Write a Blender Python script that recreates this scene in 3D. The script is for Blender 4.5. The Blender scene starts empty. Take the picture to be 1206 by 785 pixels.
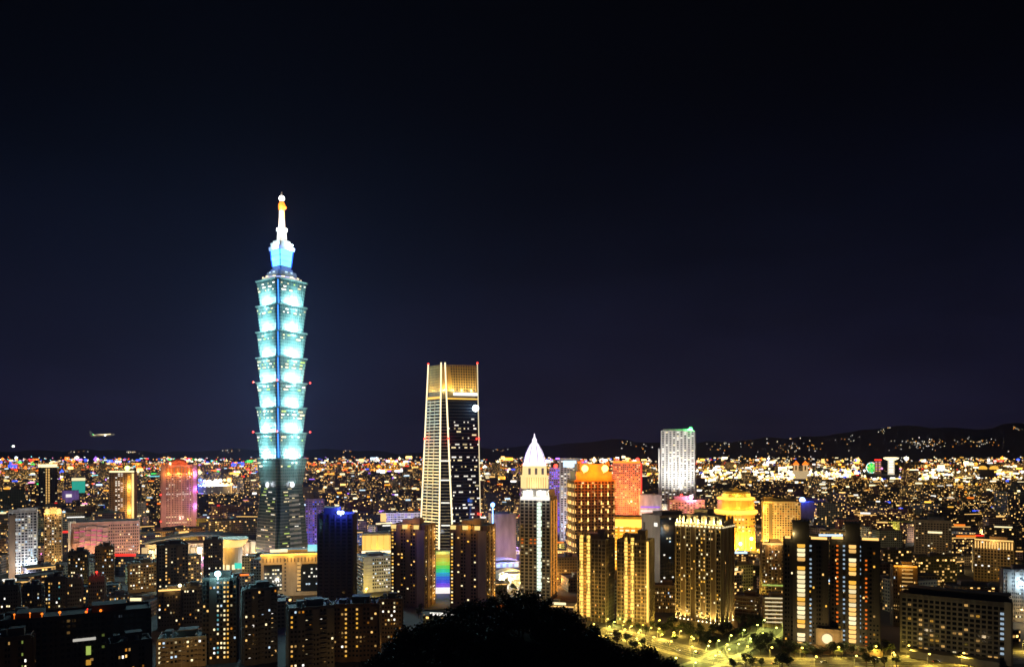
import bpy, bmesh, math, random
from mathutils import Vector, Matrix

random.seed(7)
R = math.radians
scene = bpy.context.scene
C = scene.collection

# ------------------------------------------------------------------ camera
FX, HX, HY, CAMZ = 880.0, 603.0, 532.0, 150.0     # focal length in photo pixels, horizon row, eye height
cam_data = bpy.data.cameras.new('camera')
cam_data.sensor_width = 36.0
cam_data.lens = 36.0 * FX / 1206.0
cam_data.shift_y = (HY - 392.5) / 1206.0
cam_data.clip_start = 1.0
cam_data.clip_end = 60000.0
cam = bpy.data.objects.new('camera', cam_data)
cam.location = (0, 0, CAMZ)
cam.rotation_euler = (R(90), 0, 0)
C.objects.link(cam)
scene.camera = cam

# ------------------------------------------------------------------ sky and moon
world = bpy.data.worlds.new('World')
scene.world = world
world.use_nodes = True
wn, wl = world.node_tree.nodes, world.node_tree.links
wn.clear()
w_out = wn.new('ShaderNodeOutputWorld')
w_bg = wn.new('ShaderNodeBackground')
w_sky = wn.new('ShaderNodeTexSky')
w_sky.sky_type = 'NISHITA'
w_sky.sun_disc = False
w_sky.sun_elevation = R(-7.0)
w_sky.sun_rotation = R(160)
w_sc = wn.new('ShaderNodeVectorMath'); w_sc.operation = 'SCALE'
w_sc.inputs['Scale'].default_value = 0.03
wl.new(w_sky.outputs[0], w_sc.inputs[0])
# the night sky over a lit city: dark navy overhead, paler and more violet towards the horizon
w_tc = wn.new('ShaderNodeTexCoord')
w_sep = wn.new('ShaderNodeSeparateXYZ')
wl.new(w_tc.outputs['Generated'], w_sep.inputs[0])
w_ramp = wn.new('ShaderNodeValToRGB')
cr = w_ramp.color_ramp
cr.interpolation = 'B_SPLINE'
cr.elements[0].position = 0.0; cr.elements[0].color = (0.0080, 0.0074, 0.0240, 1)
cr.elements[1].position = 1.0; cr.elements[1].color = (0.0004, 0.0005, 0.0010, 1)
for p, c in ((0.10, (0.0068, 0.0070, 0.0210, 1)), (0.22, (0.0020, 0.0029, 0.0088, 1)), (0.34, (0.0006, 0.0010, 0.0032, 1)), (0.45, (0.0001, 0.0002, 0.0007, 1))):
    e = cr.elements.new(p); e.color = c
wl.new(w_sep.outputs['Z'], w_ramp.inputs[0])
w_add = wn.new('ShaderNodeVectorMath'); w_add.operation = 'ADD'
wl.new(w_sc.outputs[0], w_add.inputs[0])
w_map = wn.new('ShaderNodeMapping'); w_map.inputs['Scale'].default_value = (1.6, 1.6, 5.0)
wl.new(w_tc.outputs['Generated'], w_map.inputs[0])
w_cl = wn.new('ShaderNodeTexNoise'); w_cl.inputs['Scale'].default_value = 1.7; w_cl.inputs['Detail'].default_value = 7; w_cl.inputs['Roughness'].default_value = 0.62
wl.new(w_map.outputs[0], w_cl.inputs['Vector'])
w_cr = wn.new('ShaderNodeMapRange'); w_cr.inputs['From Min'].default_value = 0.3; w_cr.inputs['From Max'].default_value = 0.75
w_cr.inputs['To Min'].default_value = 0.72; w_cr.inputs['To Max'].default_value = 1.4
wl.new(w_cl.outputs['Fac'], w_cr.inputs['Value'])
w_m = wn.new('ShaderNodeVectorMath'); w_m.operation = 'SCALE'
wl.new(w_ramp.outputs[0], w_m.inputs[0]); wl.new(w_cr.outputs[0], w_m.inputs['Scale'])
wl.new(w_m.outputs[0], w_add.inputs[1])
wl.new(w_add.outputs[0], w_bg.inputs[0])
w_bg.inputs[1].default_value = 1.0
wl.new(w_bg.outputs[0], w_out.inputs[0])

moon = bpy.data.lights.new('moon', 'SUN')
moon.energy = 0.004
moon.angle = R(0.5)
moon.color = (0.75, 0.85, 1.0)
moon_o = bpy.data.objects.new('moon', moon)
moon_o.rotation_euler = (R(40), 0, R(-35))
C.objects.link(moon_o)

vs = scene.view_settings
vs.view_transform = 'Standard'
vs.look = 'None'
vs.exposure = 0.0
vs.gamma = 1.0
vs.use_curve_mapping = False
cy = scene.cycles
cy.use_denoising = True
cy.max_bounces = 3
cy.diffuse_bounces = 1
cy.glossy_bounces = 2
cy.transmission_bounces = 2
cy.sample_clamp_indirect = 1.0
cy.use_light_tree = True
cy.caustics_reflective = False
cy.caustics_refractive = False
cy.pixel_filter_type = 'BLACKMAN_HARRIS'
cy.filter_width = 1.6

# ------------------------------------------------------------------ helpers
def at(px, py, Y):
    "the point at distance Y that stands behind a place of the photograph"
    return Vector(((px - HX) / FX * Y, Y, CAMZ - (py - HY) / FX * Y))

def wx(px, Y): return (px - HX) / FX * Y
def wz(py, Y): return CAMZ - (py - HY) / FX * Y
def ground_y(py): return CAMZ * FX / (py - HY)

class MB:
    "collects shapes; build() links them as ONE mesh object"
    def __init__(s): s.v = []; s.f = []; s.m = []; s.uv = []; s.col = []; s.has_uv = False
    def quad(s, a, b, c, d, m=0, uv=None, col=None):
        n = len(s.v); s.v += [tuple(a), tuple(b), tuple(c), tuple(d)]
        s.f.append((n, n + 1, n + 2, n + 3)); s.m.append(m); s.uv.append(uv); s.col.append(col)
        if uv: s.has_uv = True
    def tri(s, a, b, c, m=0, col=None):
        n = len(s.v); s.v += [tuple(a), tuple(b), tuple(c)]
        s.f.append((n, n + 1, n + 2)); s.m.append(m); s.uv.append(None); s.col.append(col)
    def loft(s, secs, m=0, cap=True, mcap=None, uv=False, col=None, uo=0.0):
        "secs: list of closed rings (counter-clockwise seen from above, bottom ring first) of Vectors"
        mcap = m if mcap is None else mcap
        for a, b in zip(secs[:-1], secs[1:]):
            k = len(a); u = uo
            for i in range(k):
                j = (i + 1) % k
                L = (Vector(a[j]) - Vector(a[i])).length
                q = ((u, a[i][2]), (u + L, a[j][2]), (u + L, b[j][2]), (u, b[i][2])) if uv else None
                s.quad(a[i], a[j], b[j], b[i], m, q, col); u += L
        if cap:
            for ring, fl in ((secs[-1], False), (secs[0], True)):
                n = len(s.v); s.v += [tuple(p) for p in ring]
                idx = list(range(n, n + len(ring)))
                if fl: idx.reverse()
                s.f.append(tuple(idx)); s.m.append(mcap); s.uv.append(None); s.col.append(col)
    def box(s, cx, cy_, z0, sx, sy, h, rot=0.0, m=0, mcap=None, uv=False, col=None, taper=1.0, uo=0.0):
        c, sn = math.cos(rot), math.sin(rot)
        def ring(z, k):
            return [Vector((cx + c * x * k - sn * y * k, cy_ + sn * x * k + c * y * k, z)) for x, y in
                    ((-sx / 2, -sy / 2), (sx / 2, -sy / 2), (sx / 2, sy / 2), (-sx / 2, sy / 2))]
        s.loft([ring(z0, 1), ring(z0 + h, taper)], m, True, mcap, uv, col, uo)
    def fbox(s, F, u0, u1, z0, z1, d0, d1, m=0, mcap=None):
        "a box on a facade F between u0..u1 and z0..z1, standing from d0 to d1 out of it"
        P = lambda u, z, d: F.p(u, z, d)
        s.loft([[P(u0, z0, d1), P(u1, z0, d1), P(u1, z0, d0), P(u0, z0, d0)],
                [P(u0, z1, d1), P(u1, z1, d1), P(u1, z1, d0), P(u0, z1, d0)]], m, True, mcap)
    def lathe(s, cx, cy_, prof, n=16, m=0, mlist=None, a0=0.0):
        rings = [[Vector((cx + r * math.cos(a0 + 2 * math.pi * i / n), cy_ + r * math.sin(a0 + 2 * math.pi * i / n), z)) for i in range(n)] for r, z in prof]
        if mlist is None: s.loft(rings, m)
        else:
            for k in range(len(rings) - 1): s.loft(rings[k:k + 2], mlist[k], cap=(k in (0, len(rings) - 2)))
    def tube(s, a, b, r0, r1=None, n=6, m=0):
        a, b = Vector(a), Vector(b); r1 = r0 if r1 is None else r1
        d = (b - a).normalized()
        x = d.cross(Vector((0, 0, 1)))
        if x.length < 1e-3: x = Vector((1, 0, 0))
        x.normalize(); y = d.cross(x)
        rg = lambda p, r: [p + x * r * math.cos(2 * math.pi * i / n) - y * r * math.sin(2 * math.pi * i / n) for i in range(n)]
        s.loft([rg(a, r0), rg(b, r1)], m)
    def ball(s, c, r, m=0, col=None, sz=1.0, n=8, k=5):
        c = Vector(c)
        rings = []
        for j in range(k + 1):
            t = -math.pi / 2 + math.pi * j / k
            rr, z = max(r * math.cos(t), r * 0.04), r * sz * math.sin(t)
            rings.append([c + Vector((rr * math.cos(2 * math.pi * i / n), rr * math.sin(2 * math.pi * i / n), z)) for i in range(n)])
        s.loft(rings, m, col=col)
    def octa(s, c, r, m=0, col=None, sz=1.0):
        c = Vector(c); X, Y, Z = Vector((r, 0, 0)), Vector((0, r, 0)), Vector((0, 0, r * sz))
        p = [X, Y, -X, -Y]
        for i in range(4):
            a, b = p[i], p[(i + 1) % 4]
            s.tri(c + a, c + b, c + Z, m, col); s.tri(c + b, c + a, c - Z, m, col)
    def build(s, name, mats, parent=None, smooth=False):
        me = bpy.data.meshes.new(name)
        me.from_pydata(s.v, [], s.f)
        for mt in (mats if isinstance(mats, (list, tuple)) else [mats]): me.materials.append(mt)
        me.polygons.foreach_set('material_index', s.m)
        if smooth: me.polygons.foreach_set('use_smooth', [True] * len(s.f))
        if s.has_uv:
            layer = me.uv_layers.new(name='metres'); k = 0
            for f, uv in zip(s.f, s.uv):
                for i in range(len(f)):
                    layer.data[k].uv = uv[i] if uv else (0, 0); k += 1
        if any(c is not None for c in s.col):
            at_ = me.color_attributes.new('tint', 'FLOAT_COLOR', 'CORNER')
            flat = []
            for f, c in zip(s.f, s.col):
                c = c or (0.2, 0.2, 0.2, 0.1)
                for _ in f: flat += list(c) if len(c) == 4 else list(c) + [1.0]
            at_.data.foreach_set('color', flat)
        me.update()
        o = bpy.data.objects.new(name, me)
        C.objects.link(o)
        if parent is not None: o.parent = parent
        return o

def tag(o, label=None, cat=None, group=None, kind=None):
    if label: o['label'] = label
    if cat: o['category'] = cat
    if group: o['group'] = group
    if kind: o['kind'] = kind
    return o

def thing(name, label, cat, loc=(0, 0, 0), rotz=0.0, group=None):
    o = bpy.data.objects.new(name, None)
    o.empty_display_size = 1.0
    C.objects.link(o)
    o.location = loc; o.rotation_euler = (0, 0, rotz)
    return tag(o, label, cat, group)

def dup(root, loc, rotz=0.0, label=None, group=None, scale=None):
    r = root.copy(); C.objects.link(r); r.location = loc; r.rotation_euler = (0, 0, rotz)
    if scale: r.scale = scale
    if label: r['label'] = label
    if group: r['group'] = group
    for ch in list(root.children):
        c = ch.copy(); C.objects.link(c); c.parent = r
        for g in ch.children:
            d = g.copy(); C.objects.link(d); d.parent = c
    return r

def lamp(parent, loc, color, power, radius=0.6, kind='POINT', aim=None, cone=110, blend=0.8, name='lamp_light'):
    l = bpy.data.lights.new(name, kind)
    l.energy = power; l.color = color[:3]; l.shadow_soft_size = radius
    if kind == 'SPOT': l.spot_size = R(cone); l.spot_blend = blend
    o = bpy.data.objects.new(name, l)
    C.objects.link(o)
    o.location = loc
    if aim is not None:
        o.rotation_euler = (Vector(aim) - Vector(loc)).to_track_quat('-Z', 'Y').to_euler()
    if parent is not None: o.parent = parent
    return o

# ------------------------------------------------------------------ materials
def mat(name, base, rough=0.75, var=0.25, scale=0.15, metal=0.0, streak=True):
    "a weathered surface: base colour broken by two sizes of noise and faint vertical streaks"
    m = bpy.data.materials.new(name); m.use_nodes = True
    n, l = m.node_tree.nodes, m.node_tree.links
    b = n['Principled BSDF']
    b.inputs['Roughness'].default_value = rough
    b.inputs['Metallic'].default_value = metal
    tc = n.new('ShaderNodeTexCoord')
    mp = n.new('ShaderNodeMapping')
    mp.inputs['Scale'].default_value = (1, 1, 0.25 if streak else 1)
    l.new(tc.outputs['Object'], mp.inputs[0])
    nz = n.new('ShaderNodeTexNoise'); nz.inputs['Scale'].default_value = scale; nz.inputs['Detail'].default_value = 5
    l.new(mp.outputs[0], nz.inputs['Vector'])
    rp = n.new('ShaderNodeValToRGB')
    k0, k1 = 1 - var, 1 + var
    rp.color_ramp.elements[0].position = 0.3; rp.color_ramp.elements[0].color = [min(1, c * k0) for c in base[:3]] + [1]
    rp.color_ramp.elements[1].position = 0.7; rp.color_ramp.elements[1].color = [min(1, c * k1) for c in base[:3]] + [1]
    l.new(nz.outputs['Fac'], rp.inputs[0])
    l.new(rp.outputs[0], b.inputs['Base Color'])
    return m

def emis(name, color, strength, sampled=False):
    m = bpy.data.materials.new(name); m.use_nodes = True
    b = m.node_tree.nodes['Principled BSDF']
    b.inputs['Base Color'].default_value = (0.02, 0.02, 0.02, 1)
    b.inputs['Emission Color'].default_value = list(color[:3]) + [1]
    b.inputs['Emission Strength'].default_value = strength
    m.cycles.emission_sampling = 'AUTO' if sampled else 'NONE'
    return m

def glass(name, base=(0.012, 0.016, 0.02), rough=0.12):
    m = bpy.data.materials.new(name); m.use_nodes = True
    b = m.node_tree.nodes['Principled BSDF']
    b.inputs['Base Color'].default_value = list(base) + [1]
    b.inputs['Roughness'].default_value = rough
    b.inputs['IOR'].default_value = 1.5
    return m

COL = dict(warm=(1.0, 0.56, 0.16), pale=(1.0, 0.82, 0.45), white=(1.0, 0.95, 0.84), cool=(0.62, 0.82, 1.0), gold=(1.0, 0.50, 0.06),
           amber=(1.0, 0.36, 0.03), orange=(1.0, 0.20, 0.015), red=(1.0, 0.035, 0.02), blue=(0.04, 0.10, 1.0), cyan=(0.25, 0.92, 1.0),
           green=(0.06, 1.0, 0.14), violet=(0.42, 0.16, 1.0), pink=(1.0, 0.32, 0.62), lime=(0.75, 1.0, 0.2), teal=(0.05, 0.75, 0.55))
E = {}
def em(col, k=1.0, sampled=False):
    key = (col, k, sampled)
    if key not in E: E[key] = emis('light_%s_%g' % (col, k), COL[col], k, sampled)
    return E[key]

def window_wall(name, by_attr):
    "a far wall with its grid of windows, some of them lit; UV in metres; tint.rgb = wall colour, tint.a = share of lit windows"
    m = bpy.data.materials.new(name); m.use_nodes = True
    n, l = m.node_tree.nodes, m.node_tree.links
    b = n['Principled BSDF']
    def math_(op, a, c=None, d=None):
        q = n.new('ShaderNodeMath'); q.operation = op
        for i, x in enumerate((a, c, d)):
            if x is None: continue
            if isinstance(x, (int, float)): q.inputs[i].default_value = x
            else: l.new(x, q.inputs[i])
        return q.outputs[0]
    uv = n.new('ShaderNodeUVMap'); uv.uv_map = 'metres'
    sp = n.new('ShaderNodeSeparateXYZ'); l.new(uv.outputs[0], sp.inputs[0])
    if by_attr:
        a = n.new('ShaderNodeAttribute'); a.attribute_name = 'tint'
        colr, litp = a.outputs['Color'], a.outputs['Alpha']; rnd = None
    else:
        a = n.new('ShaderNodeObjectInfo')
        colr, litp, rnd = a.outputs['Color'], a.outputs['Alpha'], a.outputs['Random']
    cu = math_('DIVIDE', sp.outputs['X'], 3.1); cv = math_('DIVIDE', sp.outputs['Y'], 3.3)
    fu, fv = math_('FRACT', cu), math_('FRACT', cv)
    iu, iv = math_('FLOOR', cu), math_('FLOOR', cv)
    inu = math_('COMPARE', fu, 0.5, 0.34); inv = math_('COMPARE', fv, 0.55, 0.27)
    mask = math_('MULTIPLY', inu, inv)
    cmb = n.new('ShaderNodeCombineXYZ')
    l.new(iu, cmb.inputs[0]); l.new(iv, cmb.inputs[1])
    if rnd is not None: l.new(math_('MULTIPLY', rnd, 977.0), cmb.inputs[2])
    wn_ = n.new('ShaderNodeTexWhiteNoise'); wn_.noise_dimensions = '3D'
    l.new(cmb.outputs[0], wn_.inputs[0])
    sc = n.new('ShaderNodeSeparateColor'); l.new(wn_.outputs['Color'], sc.inputs[0])
    lit = math_('LESS_THAN', wn_.outputs['Value'], litp)
    rp = n.new('ShaderNodeValToRGB'); r = rp.color_ramp; r.interpolation = 'CONSTANT'
    r.elements[0].position = 0; r.elements[0].color = list(COL['warm']) + [1]
    r.elements[1].position = 0.42; r.elements[1].color = list(COL['pale']) + [1]
    for p, k in ((0.68, 'white'), (0.82, 'cool'), (0.90, 'amber'), (0.96, 'orange')):
        e = r.elements.new(p); e.color = list(COL[k]) + [1]
    l.new(sc.outputs[0], rp.inputs[0])
    br = math_('MULTIPLY_ADD', math_('POWER', sc.outputs[1], 2.0), 3.2, 0.25)
    st = math_('MULTIPLY', math_('MULTIPLY', lit, mask), br)
    l.new(rp.outputs[0], b.inputs['Emission Color']); l.new(st, b.inputs['Emission Strength'])
    nz = n.new('ShaderNodeTexNoise'); nz.inputs['Scale'].default_value = 0.12
    tc = n.new('ShaderNodeTexCoord'); l.new(tc.outputs['Object'], nz.inputs['Vector'])
    v = math_('MULTIPLY_ADD', nz.outputs['Fac'], 0.8, 0.6)
    vm = n.new('ShaderNodeVectorMath'); vm.operation = 'SCALE'; l.new(colr, vm.inputs[0]); l.new(v, vm.inputs['Scale'])
    mx = n.new('ShaderNodeMix'); mx.data_type = 'RGBA'
    l.new(mask, mx.inputs['Factor']); l.new(vm.outputs[0], mx.inputs[6]); mx.inputs[7].default_value = (0.02, 0.022, 0.025, 1)
    l.new(mx.outputs[2], b.inputs['Base Color'])
    b.inputs['Roughness'].default_value = 0.7
    m.cycles.emission_sampling = 'NONE'
    return m

M = dict(
    concrete=mat('concrete', (0.30, 0.28, 0.25)), pale=mat('pale_render', (0.55, 0.52, 0.46)), white=mat('white_panels', (0.72, 0.70, 0.66)),
    beige=mat('beige_tiles', (0.42, 0.34, 0.24)), brown=mat('brown_tiles', (0.22, 0.15, 0.09)), dark=mat('dark_tiles', (0.09, 0.08, 0.07)),
    stone=mat('grey_stone', (0.22, 0.21, 0.20)), pink=mat('pink_granite', (0.50, 0.30, 0.27)), roof=mat('roof_felt', (0.10, 0.10, 0.10), streak=False),
    rooftile=mat('roof_red', (0.20, 0.09, 0.06), streak=False), metal=mat('painted_metal', (0.35, 0.36, 0.37), 0.4, 0.1), black=mat('black_metal', (0.03, 0.03, 0.035), 0.45, 0.1),
    gold=mat('gold_cladding', (0.55, 0.38, 0.14), 0.45, 0.15), greenglass=mat('green_glass', (0.10, 0.19, 0.18), 0.22, 0.3), spandrel=mat('grey_green_spandrel', (0.20, 0.28, 0.26), 0.4, 0.15),
    bark=mat('bark', (0.10, 0.07, 0.05), 0.9, 0.3, 2.0), trim=mat('pale_trim', (0.60, 0.55, 0.46), 0.6, 0.1), purple=mat('violet_grey_panels', (0.35, 0.30, 0.42)),
    lead=mat('window_frame', (0.12, 0.11, 0.10), 0.5, 0.1))
GL = glass('dark_glass')
GLN = glass('navy_glass', (0.006, 0.008, 0.012), 0.08)
WALL_OBJ = window_wall('windowed_wall', False)
WALL_ATTR = window_wall('windowed_wall_far', True)

def leaf_mat(name, c):
    m = bpy.data.materials.new(name); m.use_nodes = True
    n, l = m.node_tree.nodes, m.node_tree.links
    b = n['Principled BSDF']; b.inputs['Roughness'].default_value = 0.6
    g = n.new('ShaderNodeNewGeometry')
    rp = n.new('ShaderNodeValToRGB')
    rp.color_ramp.elements[0].color = [x * 0.55 for x in c] + [1]; rp.color_ramp.elements[1].color = [x * 1.35 for x in c] + [1]
    l.new(g.outputs['Random Per Island'], rp.inputs[0]); l.new(rp.outputs[0], b.inputs['Base Color'])
    return m
LEAF = leaf_mat('leaf_green', (0.042, 0.060, 0.014))
LEAFD = leaf_mat('leaf_deep_green', (0.035, 0.055, 0.02))

# ------------------------------------------------------------------ facades, windows, towers
class Face:
    "one upright (or leaning) side of a building: bl, br, tr, tl corners in the building's own coordinates"
    def __init__(s, bl, br, tl, tr):
        s.bl, s.br, s.tl, s.tr = Vector(bl), Vector(br), Vector(tl), Vector(tr)
        s.w = (s.br - s.bl).length; s.z0 = s.bl.z; s.z1 = s.tl.z
        s.n = (s.br - s.bl).cross(s.tl - s.bl).normalized()
    def p(s, u, z, d=0.0):
        t = (z - s.z0) / (s.z1 - s.z0); a = s.bl.lerp(s.tl, t); b = s.br.lerp(s.tr, t)
        return a.lerp(b, u / s.w) + s.n * d
    def frame(s, u, z, d):
        t = (z - s.z0) / (s.z1 - s.z0)
        x = (s.br.lerp(s.tr, t) - s.bl.lerp(s.tl, t)).normalized()
        y = -s.n
        zz = x.cross(y)
        m = Matrix((x, y, zz)).transposed().to_4x4(); m.translation = s.p(u, z, d)
        return m

WM = {}
def window_mesh(w, h, m, name='window'):
    key = (round(w, 1), round(h, 1), m.name, name)
    if key not in WM:
        b = MB(); w, h = key[0], key[1]
        f = min(0.16, w * 0.08)
        b.box(0, 0.06, -h / 2, w, 0.24, f, m=1); b.box(0, 0.06, h / 2 - f, w, 0.24, f, m=1)
        for sx in (-1, 1): b.box(sx * (w - f) / 2, 0.06, -h / 2 + f, f, 0.24, h - 2 * f, m=1)
        if w > 1.8: b.box(0, 0.06, -h / 2 + f, f * 0.8, 0.2, h - 2 * f, m=1)
        b.quad((-w / 2 + f, 0.05, -h / 2 + f), (w / 2 - f, 0.05, -h / 2 + f), (w / 2 - f, 0.05, h / 2 - f), (-w / 2 + f, 0.05, h / 2 - f), 0)
        me = bpy.data.meshes.new(name)
        me.from_pydata(b.v, [], b.f); me.materials.append(m); me.materials.append(M['lead'])
        me.polygons.foreach_set('material_index', b.m); me.update()
        WM[key] = me
    return WM[key]

HEROES = []          # (left px, right px, lowest row that shows, Y, x, radius)

class Tower:
    def __init__(s, name, label, cat, pl, pr, pt, Y, rot=0.0, dr=0.8, ybot=None, group=None, z0=0.0):
        cpx = (pl + pr) / 2; s.Y = Y
        cx = wx(cpx, Y); app = (pr - pl) / FX * Y
        r = R(rot); k = math.cos(r) + dr * abs(math.sin(r))
        s.w = app / k / math.sqrt(1 + 0 * cx); s.d = s.w * dr; s.h = wz(pt, Y) - z0
        facing = math.atan2(-cx, Y)
        s.w *= math.cos(facing)                       # the picture plane stretches what lies to the side
        s.d = s.w * dr
        yc = Y + 0.5 * (s.w * abs(math.sin(r)) + s.d * math.cos(r)) * 0.9
        cx = wx(cpx, Y) + (yc - Y) * (cpx - HX) / FX * 0.9
        s.root = thing(name, label, cat, (cx, yc, z0), facing + r, group)
        s.win = []; s.rng = random.Random(len(HEROES) * 31 + 5)
        a, b = s.w / 2, s.d / 2; h = s.h
        s.F = Face((-a, -b, 0), (a, -b, 0), (-a, -b, h), (a, -b, h))
        s.Rt = Face((a, -b, 0), (a, b, 0), (a, -b, h), (a, b, h))
        s.Bk = Face((a, b, 0), (-a, b, 0), (a, b, h), (-a, b, h))
        s.L = Face((-a, b, 0), (-a, -b, 0), (-a, b, h), (-a, -b, h))
        HEROES.append((pl, pr, ybot or 1000, Y, cx, yc, max(s.w, s.d) * 0.75))
    def part(s, name, mb, mats, smooth=False, parent=None): return mb.build(name, mats, parent or s.root, smooth)
    def wall(s, m, bays=6, side=4, storey=3.3, pil=0.5, band=0.25, trim=None, h=None, zb=0.0, pw=0.7, mroof=None, bump=0.0):
        h = h or s.h; b = MB()
        b.box(0, 0, 0, s.w, s.d, h, m=0, mcap=2)
        s.storey = storey; s.bays = bays; s.side = side; s.bump = bump
        if bump:
            for F, nb in ((s.F, bays), (s.Rt, side), (s.L, side)):
                for i in range(1, nb, 2): b.fbox(F, F.w * i / nb + 0.05, F.w * (i + 1) / nb - 0.05, 0, h - 0.7, 0.01, bump, m=0)
        for F, nb in ((s.F, bays), (s.Rt, side), (s.L, side)):
            if pil:
                for i in range(nb + 1):
                    u = F.w * i / nb
                    b.fbox(F, max(0.01, u - pw / 2), min(F.w - 0.01, u + pw / 2), 0, h + 0.6, 0.02, pil, m=1)
            if band:
                for j in range(1, int(h / storey) + 1):
                    b.fbox(F, 0.02, F.w - 0.02, j * storey - 0.35, j * storey + 0.1, 0.02, band, m=1)
        t = 0.4
        for F in (s.F, s.Rt, s.Bk, s.L): b.fbox(F, 0.02, F.w - 0.02, h + 0.003, h + 1.1, -t, 0.05 + 0.0, m=1)
        return s.part('wall', b, [m, trim or m, mroof or M['roof']])
    def grid(s, F, cols, pick, storey=None, z0=3.0, z1=None, fw=0.62, fh=0.52, u0=0.0, u1=None, d=0.12):
        storey = storey or s.storey; z1 = z1 or s.h; u1 = u1 or F.w
        rows = int((z1 - z0) / storey)
        bw = (u1 - u0) / cols
        for j in range(rows):
            for i in range(cols):
                k = pick(i, j, rows, s.rng)
                if k is None: continue
                m = k if not isinstance(k, str) else GL
                nb = s.bays if F is s.F else s.side
                dd = d + (s.bump if s.bump and int((u0 + (i + 0.5) * bw) / F.w * nb) % 2 else 0.0)
                s.win.append((0 if m is not GL and m is not GLN else 1, F, u0 + (i + 0.5) * bw, z0 + (j + 0.5) * storey, bw * fw, storey * fh, m, dd))
    def close(s, limit=100, name='window'):
        s.win.sort(key=lambda q: q[0])
        rest = MB(); mats = []
        for k, (pr_, F, u, z, w, h, m, d) in enumerate(s.win):
            if k < limit:
                o = bpy.data.objects.new(name, window_mesh(w, h, m, name)); C.objects.link(o)
                o.parent = s.root; o.matrix_local = F.frame(u, z, d)
            else:
                if m not in mats: mats.append(m)
                i = mats.index(m)
                rest.quad(F.p(u - w / 2, z - h / 2, d * 0.8), F.p(u + w / 2, z - h / 2, d * 0.8), F.p(u + w / 2, z + h / 2, d * 0.8), F.p(u - w / 2, z + h / 2, d * 0.8), i)
        if rest.f: tag(s.part(name, rest, mats), kind='stuff')
    def strip(s, F, u0, u1, z0, z1, m, d=0.5, name='light_strip', d0=0.02):
        b = MB(); b.fbox(F, u0, u1, z0, z1, d0, d); return s.part(name, b, m)
    def roof_box(s, fx, fy, fw, fd, h, m, name='machine_room', z=None):
        b = MB(); b.box(fx * s.w, fy * s.d, (s.h if z is None else z) + 0.005, fw * s.w, fd * s.d, h, m=0, mcap=1)
        b.box(fx * s.w, fy * s.d, (s.h if z is None else z) + h + 0.005, fw * s.w * 1.04, fd * s.d * 1.04, 0.4, m=0, mcap=1)
        return s.part(name, b, [m, M['roof']])
    def flood(s, color, power, dist=45, z=10, du=0.0, aimz=0.45, cone=120, F=None, radius=1.5):
        "a floodlight on a short mast in front of the facade"
        F = F or s.F
        p = F.p(F.w * (0.5 + du), 0, dist); p.z = z
        a = F.p(F.w * (0.5 + du), s.h * aimz, 0)
        return lamp(s.root, p, COL[color] if isinstance(color, str) else color, power * 0.33, radius, 'SPOT', a, cone, name='floodlight')  # spot added to light the facade

def mix(*kv):
    "a chooser of lit-window materials by weight; the rest stays dark"
    tot = kv[0]; items = kv[1:]
    def pick(i, j, rows, rng):
        if rng.random() > tot: return 'dark'
        r = rng.random() * sum(w for _, w in items)
        for m, w in items:
            r -= w
            if r <= 0: return m
        return items[-1][0]
    return pick
LITW = ((em('warm', 1.4), 3), (em('warm', 0.45), 3), (em('pale', 1.7), 3), (em('pale', 0.5), 2), (em('white', 1.9), 2), (em('cool', 1.1), 1), (em('amber', 0.6), 2), (em('amber', 0.2), 2))
LITC = ((em('white', 1.5), 5), (em('cool', 1.3), 3), (em('pale', 1.2), 3))
LITG = ((em('gold', 1.4), 3), (em('gold', 0.4), 3), (em('warm', 1.7), 3), (em('warm', 0.5), 2), (em('pale', 1.8), 2), (em('amber', 0.3), 2))
# ------------------------------------------------------------------ ground, hills
def mesh_sheet(name, m, fn, us, vs_):
    b = MB()
    P = [[Vector(fn(u, v)) for v in vs_] for u in us]
    for i in range(len(us) - 1):
        for j in range(len(vs_) - 1):
            b.quad(P[i][j], P[i + 1][j], P[i + 1][j + 1], P[i][j + 1])
    return b.build(name, m, None, True)

M['ground'] = mat('ground_asphalt', (0.055, 0.052, 0.048), 0.85, 0.5, 0.02, streak=False)
M['asphalt'] = mat('road_asphalt', (0.07, 0.068, 0.062), 0.8, 0.25, 0.3, streak=False)
M['paving'] = mat('pavement_slabs', (0.20, 0.19, 0.17), 0.8, 0.2, 0.5, streak=False)
M['paint'] = mat('road_paint', (0.75, 0.73, 0.66), 0.6, 0.1, streak=False)
M['soil'] = mat('hill_soil', (0.035, 0.04, 0.02), 0.95, 0.4, 0.2, streak=False)
M['far_hill'] = mat('far_hill_forest', (0.02, 0.028, 0.018), 1.0, 0.5, 0.004, streak=False)

b = MB()
b.quad((-15000, -3000, 0), (15000, -3000, 0), (15000, 15000, 0), (-15000, 15000, 0))
tag(b.build('ground', M['ground']), kind='structure')

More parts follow.
